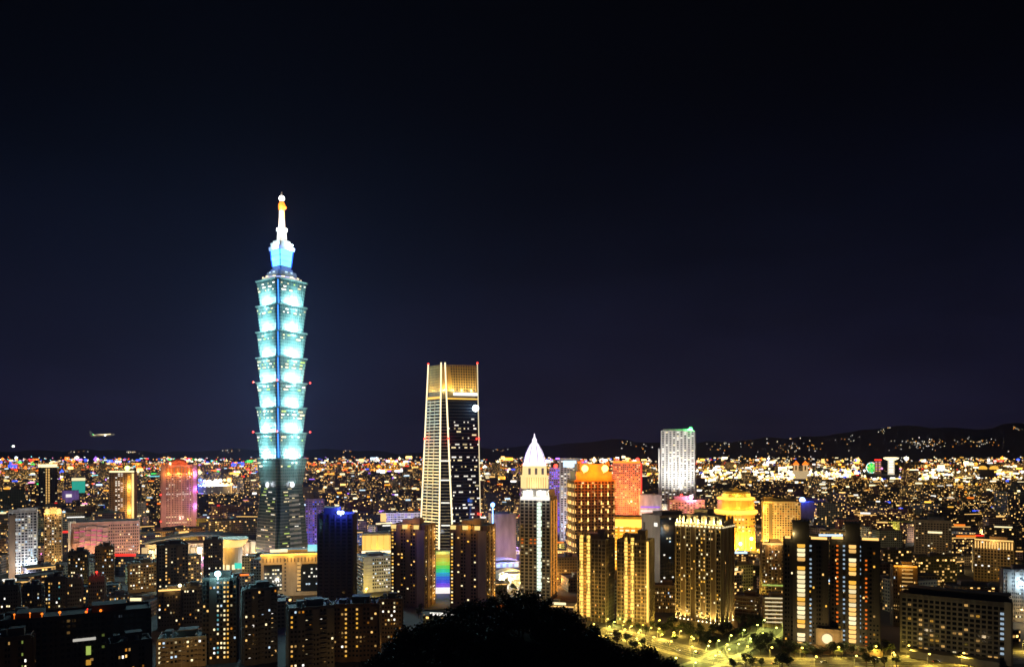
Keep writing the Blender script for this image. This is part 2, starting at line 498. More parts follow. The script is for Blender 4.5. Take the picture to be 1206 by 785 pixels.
def interp(t, tab):
    for (a, fa), (c, fc) in zip(tab[:-1], tab[1:]):
        if t <= c:
            k = max(0.0, min(1.0, (t - a) / (c - a))); k = k * k * (3 - 2 * k)
            return fa + (fc - fa) * k
    return tab[-1][1]
RIDGE = [(-200, 533), (0, 531), (60, 530), (120, 529), (200, 532), (290, 528), (400, 529), (480, 533), (580, 527), (660, 523), (720, 517), (780, 521), (850, 520), (910, 515), (960, 514), (1000, 508), (1060, 501), (1110, 503), (1150, 505), (1206, 497), (1300, 494), (1420, 503)]
def ridge_h(px, Y=12000):
    w = 2.2 * math.sin(px * 0.11) + 1.3 * math.sin(px * 0.27 + 1) + 0.8 * math.sin(px * 0.61)
    return max(CAMZ - (interp(px, RIDGE) + 0.5 * w - HY) / FX * Y, 60)
HY0, HYD = 9500.0, 2500.0
def hill_pt(px, t):
    Y = HY0 + HYD * t
    if t <= 1: z = ridge_h(px) * (1 - (1 - t) ** 1.6)
    else: z = ridge_h(px) * (2 - t)
    return (wx(px, Y), Y, z - 2)
hl = mesh_sheet('distant_hills', M['far_hill'], hill_pt, [-260 + 14 * i for i in range(124)], [i / 9 for i in range(19)])
tag(hl, kind='structure')
def hill_at(px, py):
    lo, hi = 0.0, 1.0
    for _ in range(30):
        t = (lo + hi) / 2; p = hill_pt(px, t)
        row = HY - (p[2] - CAMZ) / p[1] * FX
        if row > py: lo = t
        else: hi = t
    return Vector(hill_pt(px, lo))

# the wooded mountainside under the camera, with the knoll in front
KN = [(-420, 0), (-160, 6), (-95, 40), (-60, 62), (-42, 77), (-31, 88), (-22, 94), (-10, 99), (-2, 101.5), (9, 101), (18, 96), (25, 91), (32, 87.5), (45, 84.5), (52, 74), (68, 60), (95, 40), (160, 5), (420, 0)]
def knoll(x, y):
    k = interp(x + 2.2, KN) * math.exp(-((y - 205) / 95.0) ** 2)
    m = 147.5 * math.exp(-(max(0, y + 10) / 62.0) ** 2) * math.exp(-(x / 230.0) ** 2)
    return max(k, m) + 0.8 * math.sin(x * 0.3) * math.sin(y * 0.23) - 1.0
hs = mesh_sheet('hillside', M['soil'], lambda u, v: (u, v, knoll(u, v)), [-420 + 10 * i for i in range(85)], [-220 + 10 * i for i in range(86)])
tag(hs, kind='structure')

# ------------------------------------------------------------------ 1. the pagoda-shaped skyscraper
def pagoda_skyscraper():
    Y = 1000.0; cpx = 329
    facing = math.atan2(-wx(cpx, Y), Y)
    root = thing('pagoda_skyscraper', 'tallest tower, of stacked flaring glass sections lit cyan, with a lit spire', 'skyscraper', (wx(cpx, Y) - 6, Y + 30, 0), facing + R(35.8))
    HEROES.append((288, 364, 650, Y, wx(cpx, Y), Y + 30, 45))
    yy = Y + 4
    Z = lambda py: wz(py, yy)
    def sq(a, z, c=4.6):
        pts = []
        for sx, sy in ((-1, -1), (1, -1), (1, 1), (-1, 1)):
            k = [(sx * a, sy * (a - c)), (sx * (a - c), sy * (a - c)), (sx * (a - c), sy * a)]
            if sx * sy < 0: k.reverse()
            pts += k
        return [Vector((x, y, z)) for x, y in pts]
    S = 62 / FX * yy / (0.811 + 0.585) / 2 * math.cos(facing) * 1.06    # half side at the widest ring
    top, bot = S, S * 0.86
    lines = [327.6, 357.6, 388.6, 419.0, 449.0, 478.5, 508.7, 539.4, 570.0]
    GG, SPN, TR = M['greenglass'], M['spandrel'], M['trim']
    def module(k, z0, z1, b0, b1, lit):
        mb = MB()
        h = z1 - z0
        mb.loft([sq(b0, z0), sq(b1, z1 - 1.2)], 0, False)
        mb.loft([sq(b1 + 1.1, z1 - 1.2), sq(b1 + 1.4, z1)], 1, True)            # the lip each section ends in
        for j in range(1, 8):                                                     # spandrel of each storey
            t = j / 8; z = z0 + (h - 1.2) * t; w = b0 + (b1 - b0) * t
            mb.loft([sq(w + 0.25, z - 0.45), sq(w + 0.30, z + 0.45)], 1, False)
        w = mb.build('tower_section', [GG, SPN], root)
        faces = [Face((-b0 + 4.6, -b0, z0), (b0 - 4.6, -b0, z0), (-b1 + 4.6, -b1, z1), (b1 - 4.6, -b1, z1)),
                 Face((-b0, b0 - 4.6, z0), (-b0, -b0 + 4.6, z0), (-b1, b1 - 4.6, z1), (-b1, -b1 + 4.6, z1))]
        for F in faces:                                                           # mullions
            q = MB()
            for i in range(1, 12):
                u = F.w * i / 12
                q.fbox(F, u - 0.18, u + 0.18, z0 + 0.3, z1 - 1.4, 0.0, 0.42)
            q.build('mullion_screen', SPN, root)
            q = MB()                                                              # the cloud-shaped emblem under the lip
            q.fbox(F, F.w / 2 - 3.4, F.w / 2 + 3.4, z0 - 1.0, z0 + 1.6, 0.1, 1.7)
            q.fbox(F, F.w / 2 - 1.7, F.w / 2 + 1.7, z0 + 1.65, z0 + 3.2, 0.1, 1.4)
            if k != 7: q.build('emblem', TR, root)
        return faces
    rng = random.Random(4)
    def litrows(F, z0, z1, rows, p, keys, n=12, hh=2.1):
        for j in rows:
            z = z0 + (z1 - z0) * (j + 0.55) / 8
            i = 0
            while i < n:
                if rng.random() < p:
                    L = min(rng.choice((1, 1, 2, 3)), n - i)
                    bw = F.w / n
                    u = (i + L / 2) * bw
                    o = bpy.data.objects.new('lit_window', window_mesh(bw * L * 0.86, hh, rng.choice(keys), 'lit_window')); C.objects.link(o)
                    o.parent = root; o.matrix_local = F.frame(u, z, 0.55)
                    i += L
                i += 1
    keysU = [em('pale', 2.4), em('lime', 1.4), em('white', 2.4), em('pale', 1.5)]
    cyan = (0.50, 0.93, 1.0)
    for k in range(8):
        z1, z0 = Z(lines[k]), Z(lines[k + 1])
        fs = module(k, z0, z1, bot, top, k < 7)
        for F in fs:
            litrows(F, z0, z1, (6, 5, 4) if k in (0, 3, 5) else (6, 5), (0.55 if k in (1, 3, 5) else 0.40) if k < 7 else 0.16, keysU)
            if k < 7:
                q = MB()                                                          # uplight trough on the ledge
                p = F.p(F.w / 2, z0 + 0.9, 2.6)
                q.ball(p, 1.5, 0)
                fx = q.build('uplight', em('white', 6), root)
                lamp(root, F.p(F.w / 2, z0 + 1.6, 5.0), cyan, 200000, 1.0, name='uplight_lamp')
                lamp(root, F.p(F.w * 0.5, z0 + 9, 14), cyan, 22000, 3.0, name='uplight_lamp')
        if k < 7:                                                                 # glowing strip in place of blue light falling on the near corner
            q = MB()
            cc = 4.6
            for sx, sy in ((-1, -1),):
                a0, a1 = bot - cc, top - cc
                q.loft([[Vector((sx * a0 - 1.5, sy * a0 - 1.5 + 1.2, z0 + 1)), Vector((sx * a0 - 0.3, sy * a0 - 1.5, z0 + 1)), Vector((sx * a0 + 0.6, sy * a0 + 0.1, z0 + 1)), Vector((sx * a0 - 0.1, sy * a0 + 0.6, z0 + 1))],
                        [Vector((sx * a1 - 1.5, sy * a1 - 1.5 + 1.2, z1 - 2)), Vector((sx * a1 - 0.3, sy * a1 - 1.5, z1 - 2)), Vector((sx * a1 + 0.6, sy * a1 + 0.1, z1 - 2)), Vector((sx * a1 - 0.1, sy * a1 + 0.6, z1 - 2))]])
            q.build('corner_light', emis('corner_blue', (0.06, 0.32, 1.0), 1.7), root)
            lamp(root, (-(bot + 1.5), -(bot + 1.5), z0 + 6), (0.05, 0.3, 1.0), 2600, 1.0)
        if k in (3, 5):                                                           # red aircraft warning lamps on the corners
            for sx, sy in ((-1, -1), (1, -1), (-1, 1)):
                q = MB(); q.ball((sx * (top + 1.2), sy * (top + 1.2), z0 + 1.0), 1.25)
                q.build('warning_light', em('red', 5), root)
                lamp(root, (sx * (top + 3.0), sy * (top + 3.0), z0 + 1.5), COL['red'], 4500, 0.8)
    # the sloping pedestal under the sections, with a disc on each side
    zb1 = Z(570.0); b1 = bot * 0.97; b0 = S * 1.09
    mb = MB()
    mb.loft([sq(b0, 0), sq(b1, zb1)], 0, True)
    n = 25
    for j in range(1, n):
        t = j / n; w = b0 + (b1 - b0) * t
        mb.loft([sq(w + 0.22, zb1 * t - 0.45), sq(w + 0.26, zb1 * t + 0.45)], 1, False)
    mb.loft([sq(b1 + 0.8, zb1 - 2.2), sq(b1 + 0.8, zb1 - 0.1)], 1, False)
    mb.build('pedestal', [mat('pedestal_glass', (0.035, 0.06, 0.055), 0.2, 0.3), mat('pedestal_band', (0.08, 0.11, 0.10), 0.4, 0.2)], root)
    Fs = [Face((-b0 + 4.6, -b0, 0), (b0 - 4.6, -b0, 0), (-b1 + 4.6, -b1, zb1), (b1 - 4.6, -b1, zb1)),
          Face((-b0, b0 - 4.6, 0), (-b0, -b0 + 4.6, 0), (-b1, b1 - 4.6, zb1), (-b1, -b1 + 4.6, zb1))]
    kl = [em('pale', 1.4), em('lime', 0.9), em('pale', 0.8), em('white', 1.3)]
    for q_, F in enumerate(Fs):
        for j in range(2, 24):
            if rng.random() < 0.8:
                for rep in range(rng.choice((1, 2, 2))):
                    L = rng.uniform(2.0, 9.0); u = rng.uniform(L / 2 + 1, F.w - L / 2 - 1)
                    o = bpy.data.objects.new('lit_window', window_mesh(L, 1.5, rng.choice(kl), 'lit_window')); C.objects.link(o)
                    o.parent = root; o.matrix_local = F.frame(u, zb1 * (j + 0.5) / 25, 0.5)
        if q_ == 0:
            for j in range(1, 14):                                                # pale louvre bands on the near side
                q = MB(); z = 6 + j * 6.4
                q.fbox(F, F.w * 0.36, F.w * 0.80, z, z + 3.0, 0.3, 0.9)
                q.build('louvre_band', M['concrete'], root)
        q = MB()
        c = F.p(F.w / 2, zb1 - 1.0, 1.2)
        fr = F.frame(F.w / 2, zb1 - 1.0, 0.9)
        ring = lambda r, y: [fr @ Vector((r * math.cos(2 * math.pi * i / 20), y, r * math.sin(2 * math.pi * i / 20))) for i in range(20)]
        q.loft([ring(4.2, 0.4), ring(4.2, -0.8)], 0)
        ds = q.build('disc', M['trim'], root)
        q = MB(); q.loft([ring(3.5, -0.85), ring(3.2, -1.4)], 0)
        q.build('disc_light', emis('disc_glow', (0.85, 0.9, 1.0), 1.6), ds)
        lamp(root, F.p(F.w / 2, zb1 - 1, 7), (0.85, 0.9, 1.0), 4000, 2)
    lamp(root, Fs[0].p(Fs[0].w * 0.5, 40, 50), (0.9, 0.95, 0.75), 24000, 4, 'SPOT', Fs[0].p(Fs[0].w / 2, 55, 0), 120)
    lamp(root, Fs[1].p(Fs[1].w * 0.5, 30, 40), (0.7, 0.95, 0.75), 14000, 4, 'SPOT', Fs[1].p(Fs[1].w / 2, 45, 0), 120)
    # roof terrace, lit ring, upper block
    zr = Z(327.6)
    mb = MB(); mb.lathe(0, 0, [(top * 1.08, zr + 0.3), (top * 1.02, zr + 2.5), (top * 0.80, zr + 5.0)], 28)
    mb.build('roof_terrace', M['trim'], root)
    for i in range(10):
        a = R(-200 + 26 * i)
        mb = MB(); mb.box(math.cos(a) * top * 1.0, math.sin(a) * top * 1.0, zr + 3.0, 4.0, 0.6, 1.2, a + R(90))
        mb.build('terrace_light', em('pale', 2.4), root)
    lamp(root, (0, -top - 4, zr + 10), (1.0, 0.9, 0.6), 6000, 1)
    lamp(root, (-top - 4, 0, zr + 10), (1.0, 0.9, 0.6), 6000, 1)
    zz = lambda py: Z(py)
    mb = MB()
    for py0, py1, a0, a1 in ((321, 316, 15.5, 14.5), (315.5, 312.5, 11.5, 11.0), (312, 309, 9.5, 9.5)):
        mb.loft([sq(a0, zz(py0), 2.0), sq(a1, zz(py1), 2.0)], 0)
    mb.build('setback', M['spandrel'], root)
    for i in range(6):
        a = R(-225 + 30 * i); r = 16.5
        mb = MB(); mb.box(math.cos(a) * r, math.sin(a) * r, zz(318), 3.4, 0.5, 1.3, a + R(90)); mb.build('setback_light', em('cool', 1.6), root)
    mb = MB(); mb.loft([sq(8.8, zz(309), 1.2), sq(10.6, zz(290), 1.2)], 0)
    mb.build('lantern', emis('lantern_blue', (0.16, 0.70, 1.0), 2.6), root)  # floodlit box, its blue-white light put in as glow
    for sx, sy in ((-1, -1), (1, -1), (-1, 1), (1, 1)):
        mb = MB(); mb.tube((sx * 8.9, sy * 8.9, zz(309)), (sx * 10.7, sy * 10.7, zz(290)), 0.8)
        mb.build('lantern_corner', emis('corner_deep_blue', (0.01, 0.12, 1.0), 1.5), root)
    for t in (0.33, 0.66):
        mb = MB(); w = 8.8 + 1.8 * t + 0.3
        mb.loft([sq(w, zz(309) + (zz(290) - zz(309)) * t - 0.4, 1.2), sq(w, zz(309) + (zz(290) - zz(309)) * t + 0.4, 1.2)], 0)
        mb.build('lantern_band', M['metal'], root)
    mb = MB()
    mb.loft([sq(12.6, zz(290), 1.5), sq(13.2, zz(286), 1.5)], 0); mb.loft([sq(10.8, zz(286), 1.5), sq(11.6, zz(281), 1.5)], 0); mb.loft([sq(8.6, zz(281), 1.5), sq(9.0, zz(278), 1.5)], 0)
    mb.build('lantern_cap', M['white'], root)
    mb = MB(); mb.lathe(0, 0, [(7.2, zz(278)), (6.2, zz(270)), (6.0, zz(266.5)), (7.6, zz(266)), (7.6, zz(262.5)), (4.6, zz(262)), (2.8, zz(232)), (2.1, zz(226)), (0.6, zz(218))], 16)
    mb.build('spire', M['white'], root, True)
    mb = MB(); mb.ball((0, 0, zz(226)), 4.0); mb.build('beacon', em('white', 9), root)
    mb = MB(); mb.lathe(0, 0, [(3.4, zz(241)), (4.6, zz(238)), (4.6, zz(234)), (3.2, zz(231))], 14); mb.build('spire_collar', em('orange', 3.2), root)
    for sx in (-1, 1):
        mb = MB(); mb.ball((sx * 2.9, -2.9 , zz(237)), 2.3); mb.build('spire_lamp', em('orange', 5), root)
    for p_ in ((-16, -4, zz(285)), (6, -17, zz(285))):
        lamp(root, p_, (0.55, 0.85, 1.0), 26000, 1)
    for p_ in ((-16, -6, zz(262)), (4, -17, zz(262)), (-13, -9, zz(245))):
        lamp(root, p_, (1.0, 0.93, 0.85), 26000, 1)
    for p_ in ((-8, -6, zz(238)), (4, -9, zz(238))):
        lamp(root, p_, (1.0, 0.36, 0.03), 30000, 0.6)
    for p_ in ((-15, -13, zz(300)), (13, -15, zz(300)), (-14, 13, zz(300))):
        lamp(root, p_, (0.04, 0.15, 1.0), 50000, 1)
pagoda_skyscraper()

# ------------------------------------------------------------------ 2. the tapering tower with lit edges
def edge_lit_tower():
    Y = 1030.0
    cx = wx(530, Y)
    root = thing('tapering_tower', 'tall tapering dark glass tower with glowing white edges and a golden lattice crown', 'skyscraper', (cx, Y, 0), 0)
    HEROES.append((492, 570, 652, Y, cx, Y + 25, 48))
    X = lambda px, d: (px - HX) / FX * (Y + d) - cx
    H = wz(429, Y)
    # corners: A far left, B near left, C near right, D far right, then the back two
    bot = [(X(493.8, 30), 30), (X(516.9, 0), 0), (X(534.4, 0), 0), (X(566.9, 14), 14), (X(564, 56), 56), (X(497, 60), 60)]
    top = [(X(504.5, 26), 26), (X(519.6, 2), 2), (X(524.2, 2), 2), (X(562.2, 14), 14), (X(560, 48), 48), (X(507, 52), 52)]
    ring = lambda z, k=0.0: [Vector((a[0] + (c[0] - a[0]) * z / H, a[1] + (c[1] - a[1]) * z / H, z)) for a, c in zip(bot, top)]
    zc = wz(470, Y)
    face = lambda i, z0, z1: Face(ring(z0)[i], ring(z0)[i + 1], ring(z1)[i], ring(z1)[i + 1])
    b = MB(); b.loft([ring(zc * i / 48) for i in range(49)], 0)
    b.build('glass_body', GLN, root)
    rng = random.Random(9)
    FL, FW, FR = face(0, 0, zc), face(1, 0, zc), face(2, 0, zc)
    st = 4.4
    for F, pr_, d in ((FL, M['trim'], 0.9), (FR, M['black'], 0.25), (FW, M['metal'], 0.3)):
        b = MB(); z = st
        while z < zc - 1:
            b.fbox(F, 0.3, F.w - 0.3, z - (0.9 if F is FL else 0.35), z + (0.9 if F is FL else 0.35), 0.02, d); z += st
        b.build('floor_fin', pr_, root)
    b = MB()
    for u in (0.30, 0.62): b.fbox(FL, FL.w * u - 0.5, FL.w * u + 0.5, 0.5, zc - 1, 0.02, 1.3)
    b.build('mullion', M['trim'], root)
    # lit windows on the dark side, some in long rows
    rows = int(zc / st); n = 16
    count = 0
    full = {int((CAMZ - (py - HY) / FX * Y) / st): p for py, p in ((497, .35), (506, .55), (515, .5), (522, .8), (528, .75), (537, .7), (541, .8), (548, .5), (554, .35), (559, .95), (570, .3), (581, .55), (587, .5), (598, .85), (604, .6), (612, .7), (620, .7), (630, .6))}
    for j in range(2, rows):
        p = full.get(j, 0.05); i = 0
        while i < n and count < 96:
            if rng.random() < p * 0.75:
                L = min(rng.choice((1, 1, 2, 3)), n - i); bw = FR.w / n
                o = bpy.data.objects.new('lit_window', window_mesh(bw * L * 0.86, 2.1, rng.choice([em('white', 1.6), em('white', 1.0), em('pale', 1.2), em('pale', 0.6)]), 'lit_window')); C.objects.link(o)
                o.parent = root; o.matrix_local = FR.frame((i + L / 2) * bw, (j + 0.5) * st, 0.3); i += L; count += 1
            i += 1
    for z in (zc * 0.22, zc * 0.36, zc * 0.5, zc * 0.62):
        o = bpy.data.objects.new('lit_window', window_mesh(FW.w * 0.6, 2.0, em('white', 1.4), 'lit_window')); C.objects.link(o)
        o.parent = root; o.matrix_local = FW.frame(FW.w / 2, z, 0.5)
    # crown: golden screens round a lit core
    z0, z1 = zc + 0.3, H
    rr = ring(z0); 
    for i in (0, 1, 2):
        F = face(i, z0, z1)
        b = MB()
        k = max(2, int(F.w / 3.2))
        for j in range(k + 1): b.fbox(F, F.w * j / k - 0.28, F.w * j / k + 0.28, z0 + 11, z1, -0.5, 0.3)
        z = z0 + 11
        while z < z1: b.fbox(F, 0.3, F.w - 0.3, z, z + 0.7, -0.3, 0.2); z += 3.6
        b.build('crown_screen', M['gold'], root)
        b = MB(); b.fbox(F, 0.5, F.w - 0.5, z0 + 11.5, z1 - 1.5, -4.2, -3.0)
        b.build('crown_wall', M['gold'], root)
        p = F.p(F.w / 2, z0 + 13, 9)
        for u in ((0.2, 0.5, 0.8) if i == 2 else (0.5,)):
            lamp(root, F.p(F.w * u, z0 + 12.5, -1.6), (1.0, 0.72, 0.22), 6500, 0.8)
            lamp(root, F.p(F.w * u, z0 + 16, 12), (1.0, 0.72, 0.22), 12000, 1.5)
    b = MB(); b.loft([[Vector((p.x * 0.93 + 0.0, 26 + (p.y - 26) * 0.86, z)) for p in ring(min(z, H))] for z in (z0, z1 - 2)], 0)
    b.build('crown_core', M['dark'], root)
    F = face(2, z0, z1)
    b = MB(); b.fbox(F, F.w * 0.22, F.w * 0.98, z0 + 5.5, z0 + 9.5, -0.2, 0.5); b.build('sky_lobby', em('white', 1.8), root)
    b = MB(); b.fbox(F, 0.5, F.w - 0.3, z0 + 0.3, z0 + 1.6, -0.2, 0.6); b.build('ledge_light', em('gold', 1.8), root)
    F = face(0, z0, z1)
    b = MB(); b.fbox(F, 0.5, F.w - 0.3, z0 + 1.0, z0 + 4.0, -0.2, 0.8); b.build('ledge_light', em('gold', 1.5), root)
    # glowing edges
    for i in range(4):
        b = MB(); r0, r1 = ring(6), ring(H)
        b.tube(r0[i] + Vector((0, -0.7, 0)), r1[i] + Vector((0, -0.7, 3)), 1.15 if i < 3 else 0.6, 1.0 if i < 3 else 0.6, 8)
        b.build('edge_light', emis('edge_glow', (1.0, 0.83, 0.50), 1.7 if i < 3 else 1.0), root)
        for py in (516, 606):
            z = wz(py, Y)
            if (i in (0, 2, 3) and py == 516) or (i == 3):
                b = MB(); b.ball(ring(z)[i] + Vector((0, -2.0, 0)), 1.5); b.build('warning_light', em('red', 6), root)
                lamp(root, ring(z)[i] + Vector((0, -6, 0)), COL['red'], 7000, 0.8)
        if i in (0, 3):
            b = MB(); b.ball(r1[i] + Vector((0, -0.7, 3.5)), 1.3); b.build('warning_light', em('red', 5), root)
    c = FR.p(FR.w * 0.90, wz(480, Y), 2.0)
    b = MB(); b.ball(c, 4.6); b.build('floodlight_head', emis('flood_cool', (0.75, 0.92, 1.0), 9), root)
    lamp(root, c + Vector((0, -5, 0)), (0.45, 0.75, 1.0), 30000, 2)
    # warm spots added in mid-air to light the finned side
    lamp(root, FL.p(FL.w * 0.5, 30, 60), (1.0, 0.68, 0.22), 420000, 4, 'SPOT', FL.p(FL.w / 2, 60, 0), 100)
    lamp(root, FL.p(FL.w * 0.4, 110, 55), (1.0, 0.68, 0.22), 240000, 4, 'SPOT', FL.p(FL.w / 2, 150, 0), 110)
edge_lit_tower()
# ------------------------------------------------------------------ 3. the named buildings of the middle distance
def lit_rows(pr, mats): return mix(pr, *[(m, 1) for m in mats])

# white residential tower with orange flank
t = Tower('apartment_tower', 'slim residential tower with a white glowing stripe and orange-lit flank, before the domed tower', 'tower', 612.5, 656.5, 586, 760, rot=-14, dr=0.95, ybot=712)
t.wall(M['stone'], 7, 3, 3.5, 0.5, 0.3, M['trim'])
cols = {4: em('white', 1.6), 5: em('white', 1.6)}
def pk(i, j, rows, rng):
    if i in (4,): return em('white', rng.choice((1.2, 1.6)))
    if 0.52 < j / rows < 0.58: return em('orange', 0.8) if i in (0, 2, 3) else 'dark'
    return em('pale', 0.7) if rng.random() < 0.10 else 'dark'
t.grid(t.F, 7, pk)
t.grid(t.Rt, 3, lambda i, j, rows, rng: em('amber', 0.6) if rng.random() < .05 else 'dark')
b = MB()
for j in range(int((t.h - 12) / 3.5)): b.fbox(t.F, t.F.w * 0.565, t.F.w * (0.72 if j % 3 else 0.69), 8 + j * 3.5, 10.7 + j * 3.5, 0.02, 0.75)
t.part('stripe_light', b, emis('stripe_white', (0.82, 1.0, 0.84), 1.2))
for u in (0.06, 0.5, 0.93): t.strip(t.Rt, t.Rt.w * u - 0.5, t.Rt.w * u + 0.5, 4, t.h - 3, emis('flank_orange%g' % u, (1.0, 0.36, 0.05), 0.7), 1.0, 'flank_light')
b = MB(); b.box(0, 0, t.h + 1.2, t.w * 0.9, t.d * 0.9, 7.0, m=0); t.part('crown_box', b, M['white'])
t.strip(t.F, 0.6, t.F.w - 0.6, t.h - 2.5, t.h + 1, em('white', 1.2), 0.7, 'crown_light')
for k in range(4): t.strip(t.F, t.F.w * (0.12 + 0.22 * k), t.F.w * (0.2 + 0.22 * k), t.h + 2.5, t.h + 7, em('white', 2.2), 1.2, 'crown_window')
for u in (0.2, 0.8): lamp(t.root, t.F.p(t.F.w * u, t.h + 3, 5), (1, 0.97, 0.8), 4500, 0.5)
t.flood('pale', 60000, 60, 10); t.flood('amber', 260000, 40, 8, F=t.Rt, aimz=0.5)
t.close()

# domed tower
def domed_tower():
    t = Tower('domed_tower', 'stepped tower topped by a glowing white pointed dome over a golden storey', 'tower', 612, 647, 576, 1300, rot=8, dr=0.9, ybot=640)
    t.wall(M['pink'], 10, 8, 3.6, 0.4, 0.3)
    t.grid(t.F, 10, mix(0.30, *LITW)); t.grid(t.L, 8, mix(0.2, *LITW))
    t.strip(t.F, t.F.w * 0.60, t.F.w * 0.68, 20, t.h - 2, em('white', 1.4), 0.6, 'stripe_light')
    z = t.h; a = t.w / 2
    s_ = lambda k, zz: [Vector((x * a * k, y * a * k, zz)) for x, y in ((-1, -.7), (-.7, -1), (.7, -1), (1, -.7), (1, .7), (.7, 1), (-.7, 1), (-1, .7))]
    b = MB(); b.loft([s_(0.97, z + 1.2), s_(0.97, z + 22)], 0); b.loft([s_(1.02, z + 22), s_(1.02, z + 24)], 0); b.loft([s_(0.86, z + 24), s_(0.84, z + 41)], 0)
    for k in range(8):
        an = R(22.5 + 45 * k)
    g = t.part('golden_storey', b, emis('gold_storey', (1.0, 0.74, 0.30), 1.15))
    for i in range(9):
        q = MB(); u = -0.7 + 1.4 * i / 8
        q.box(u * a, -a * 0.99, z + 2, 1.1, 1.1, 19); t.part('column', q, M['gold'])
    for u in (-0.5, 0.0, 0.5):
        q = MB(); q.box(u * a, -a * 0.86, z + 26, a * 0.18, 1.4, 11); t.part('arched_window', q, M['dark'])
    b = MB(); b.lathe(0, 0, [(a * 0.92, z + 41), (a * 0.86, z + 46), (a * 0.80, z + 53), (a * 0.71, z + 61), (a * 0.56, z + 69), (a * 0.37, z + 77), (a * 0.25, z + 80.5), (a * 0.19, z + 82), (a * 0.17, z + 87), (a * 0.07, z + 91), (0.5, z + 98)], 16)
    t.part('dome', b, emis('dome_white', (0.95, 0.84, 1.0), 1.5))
    for k in range(8):
        q = MB(); an = R(45 * k + 10)
        pr_ = [(0.86, 46), (0.80, 53), (0.71, 61), (0.56, 69), (0.37, 77)]
        for (r0, z0), (r1, z1) in zip(pr_[:-1], pr_[1:]):
            q.tube((math.cos(an) * a * r0 * 1.01, math.sin(an) * a * r0 * 1.01, z + z0), (math.cos(an) * a * r1 * 1.01, math.sin(an) * a * r1 * 1.01, z + z1), 0.5)
        t.part('dome_rib', q, M['purple'])
    for p_ in ((-a * 1.6, -a * 1.2, z + 52), (a * 1.6, -a * 1.2, z + 52)): lamp(t.root, p_, (0.35, 0.2, 1.0), 60000, 2)
    lamp(t.root, (0, -a * 2, z + 5), (1.0, 0.75, 0.3), 60000, 2)
    t.close()
domed_tower()

# gold-lantern tower
t = Tower('lantern_tower', 'dark tower hung with golden wall lanterns, two blazing orange lamps on its crown', 'tower', 668, 724, 566, 900, rot=14, dr=0.75, ybot=640)
t.wall(M['brown'], 6, 5, 3.6, 1.0, 0.2, M['gold'])
t.grid(t.F, 12, mix(0.10, *LITG)); t.grid(t.L, 8, mix(0.08, *LITG))
for F, nb in ((t.F, 6), (t.L, 4)):
    for i in range(nb + 1):
        for j in range(9):
            z = t.h - 4 - j * (t.h - 24) / 9
            if i % 2 == j % 2 or True:
                q = MB(); u = min(max(F.w * i / nb, 0.8), F.w - 0.8)
                q.fbox(F, u - 0.5, u + 0.5, z - 3.4, z, 1.0, 1.7); q.fbox(F, u - 0.9, u + 0.9, z - 4.2, z - 3.45, 1.0, 2.0)
                t.part('wall_lantern', q, emis('lantern_%d%d' % (i, j), (1.0, 0.60, 0.16), (0.9, 1.5, 2.2)[(i * 7 + j * 3) % 3]) if j == 0 else em('warm', (1.2, 2.2, 3.5)[(i * 7 + j * 3) % 3]))
b = MB()
b.box(0, 0, t.h + 1.2, t.w * 0.90, t.d * 0.9, 10, m=0); b.box(0, 0, t.h + 11.3, t.w * 0.70, t.d * 0.8, 9, m=0)
for k in (-1, 1): b.box(k * t.w * 0.36, -t.d * 0.3, t.h + 11.3, 4, 4, 12)
t.part('crown', b, [M['gold']])
for k in (-0.26, 0.24):
    q = MB(); q.ball((k * t.w, -t.d * 0.62, t.h + 15), 4.2); q.tube((k * t.w, -t.d * 0.45, t.h + 10), (k * t.w, -t.d * 0.62, t.h + 13), 0.6)
    t.part('crown_lamp', q, emis('crown_lamp_%g' % k, (1.0, 0.50, 0.10), 6))
    lamp(t.root, (k * t.w, -t.d * 0.62 - 8, t.h + 15), (1.0, 0.17, 0.006), 80000, 2)
    q = MB(); q.ball((k * t.w, -t.d * 0.2, t.h + 24), 1.8); t.part('warning_light', q, em('red', 7))
    lamp(t.root, (k * t.w, -t.d * 0.2 - 6, t.h + 22), (1, 0.08, 0.02), 20000, 1)
t.flood('gold', 16000, 60, 20); t.flood('gold', 9000, 50, 60, aimz=0.8)
t.close()

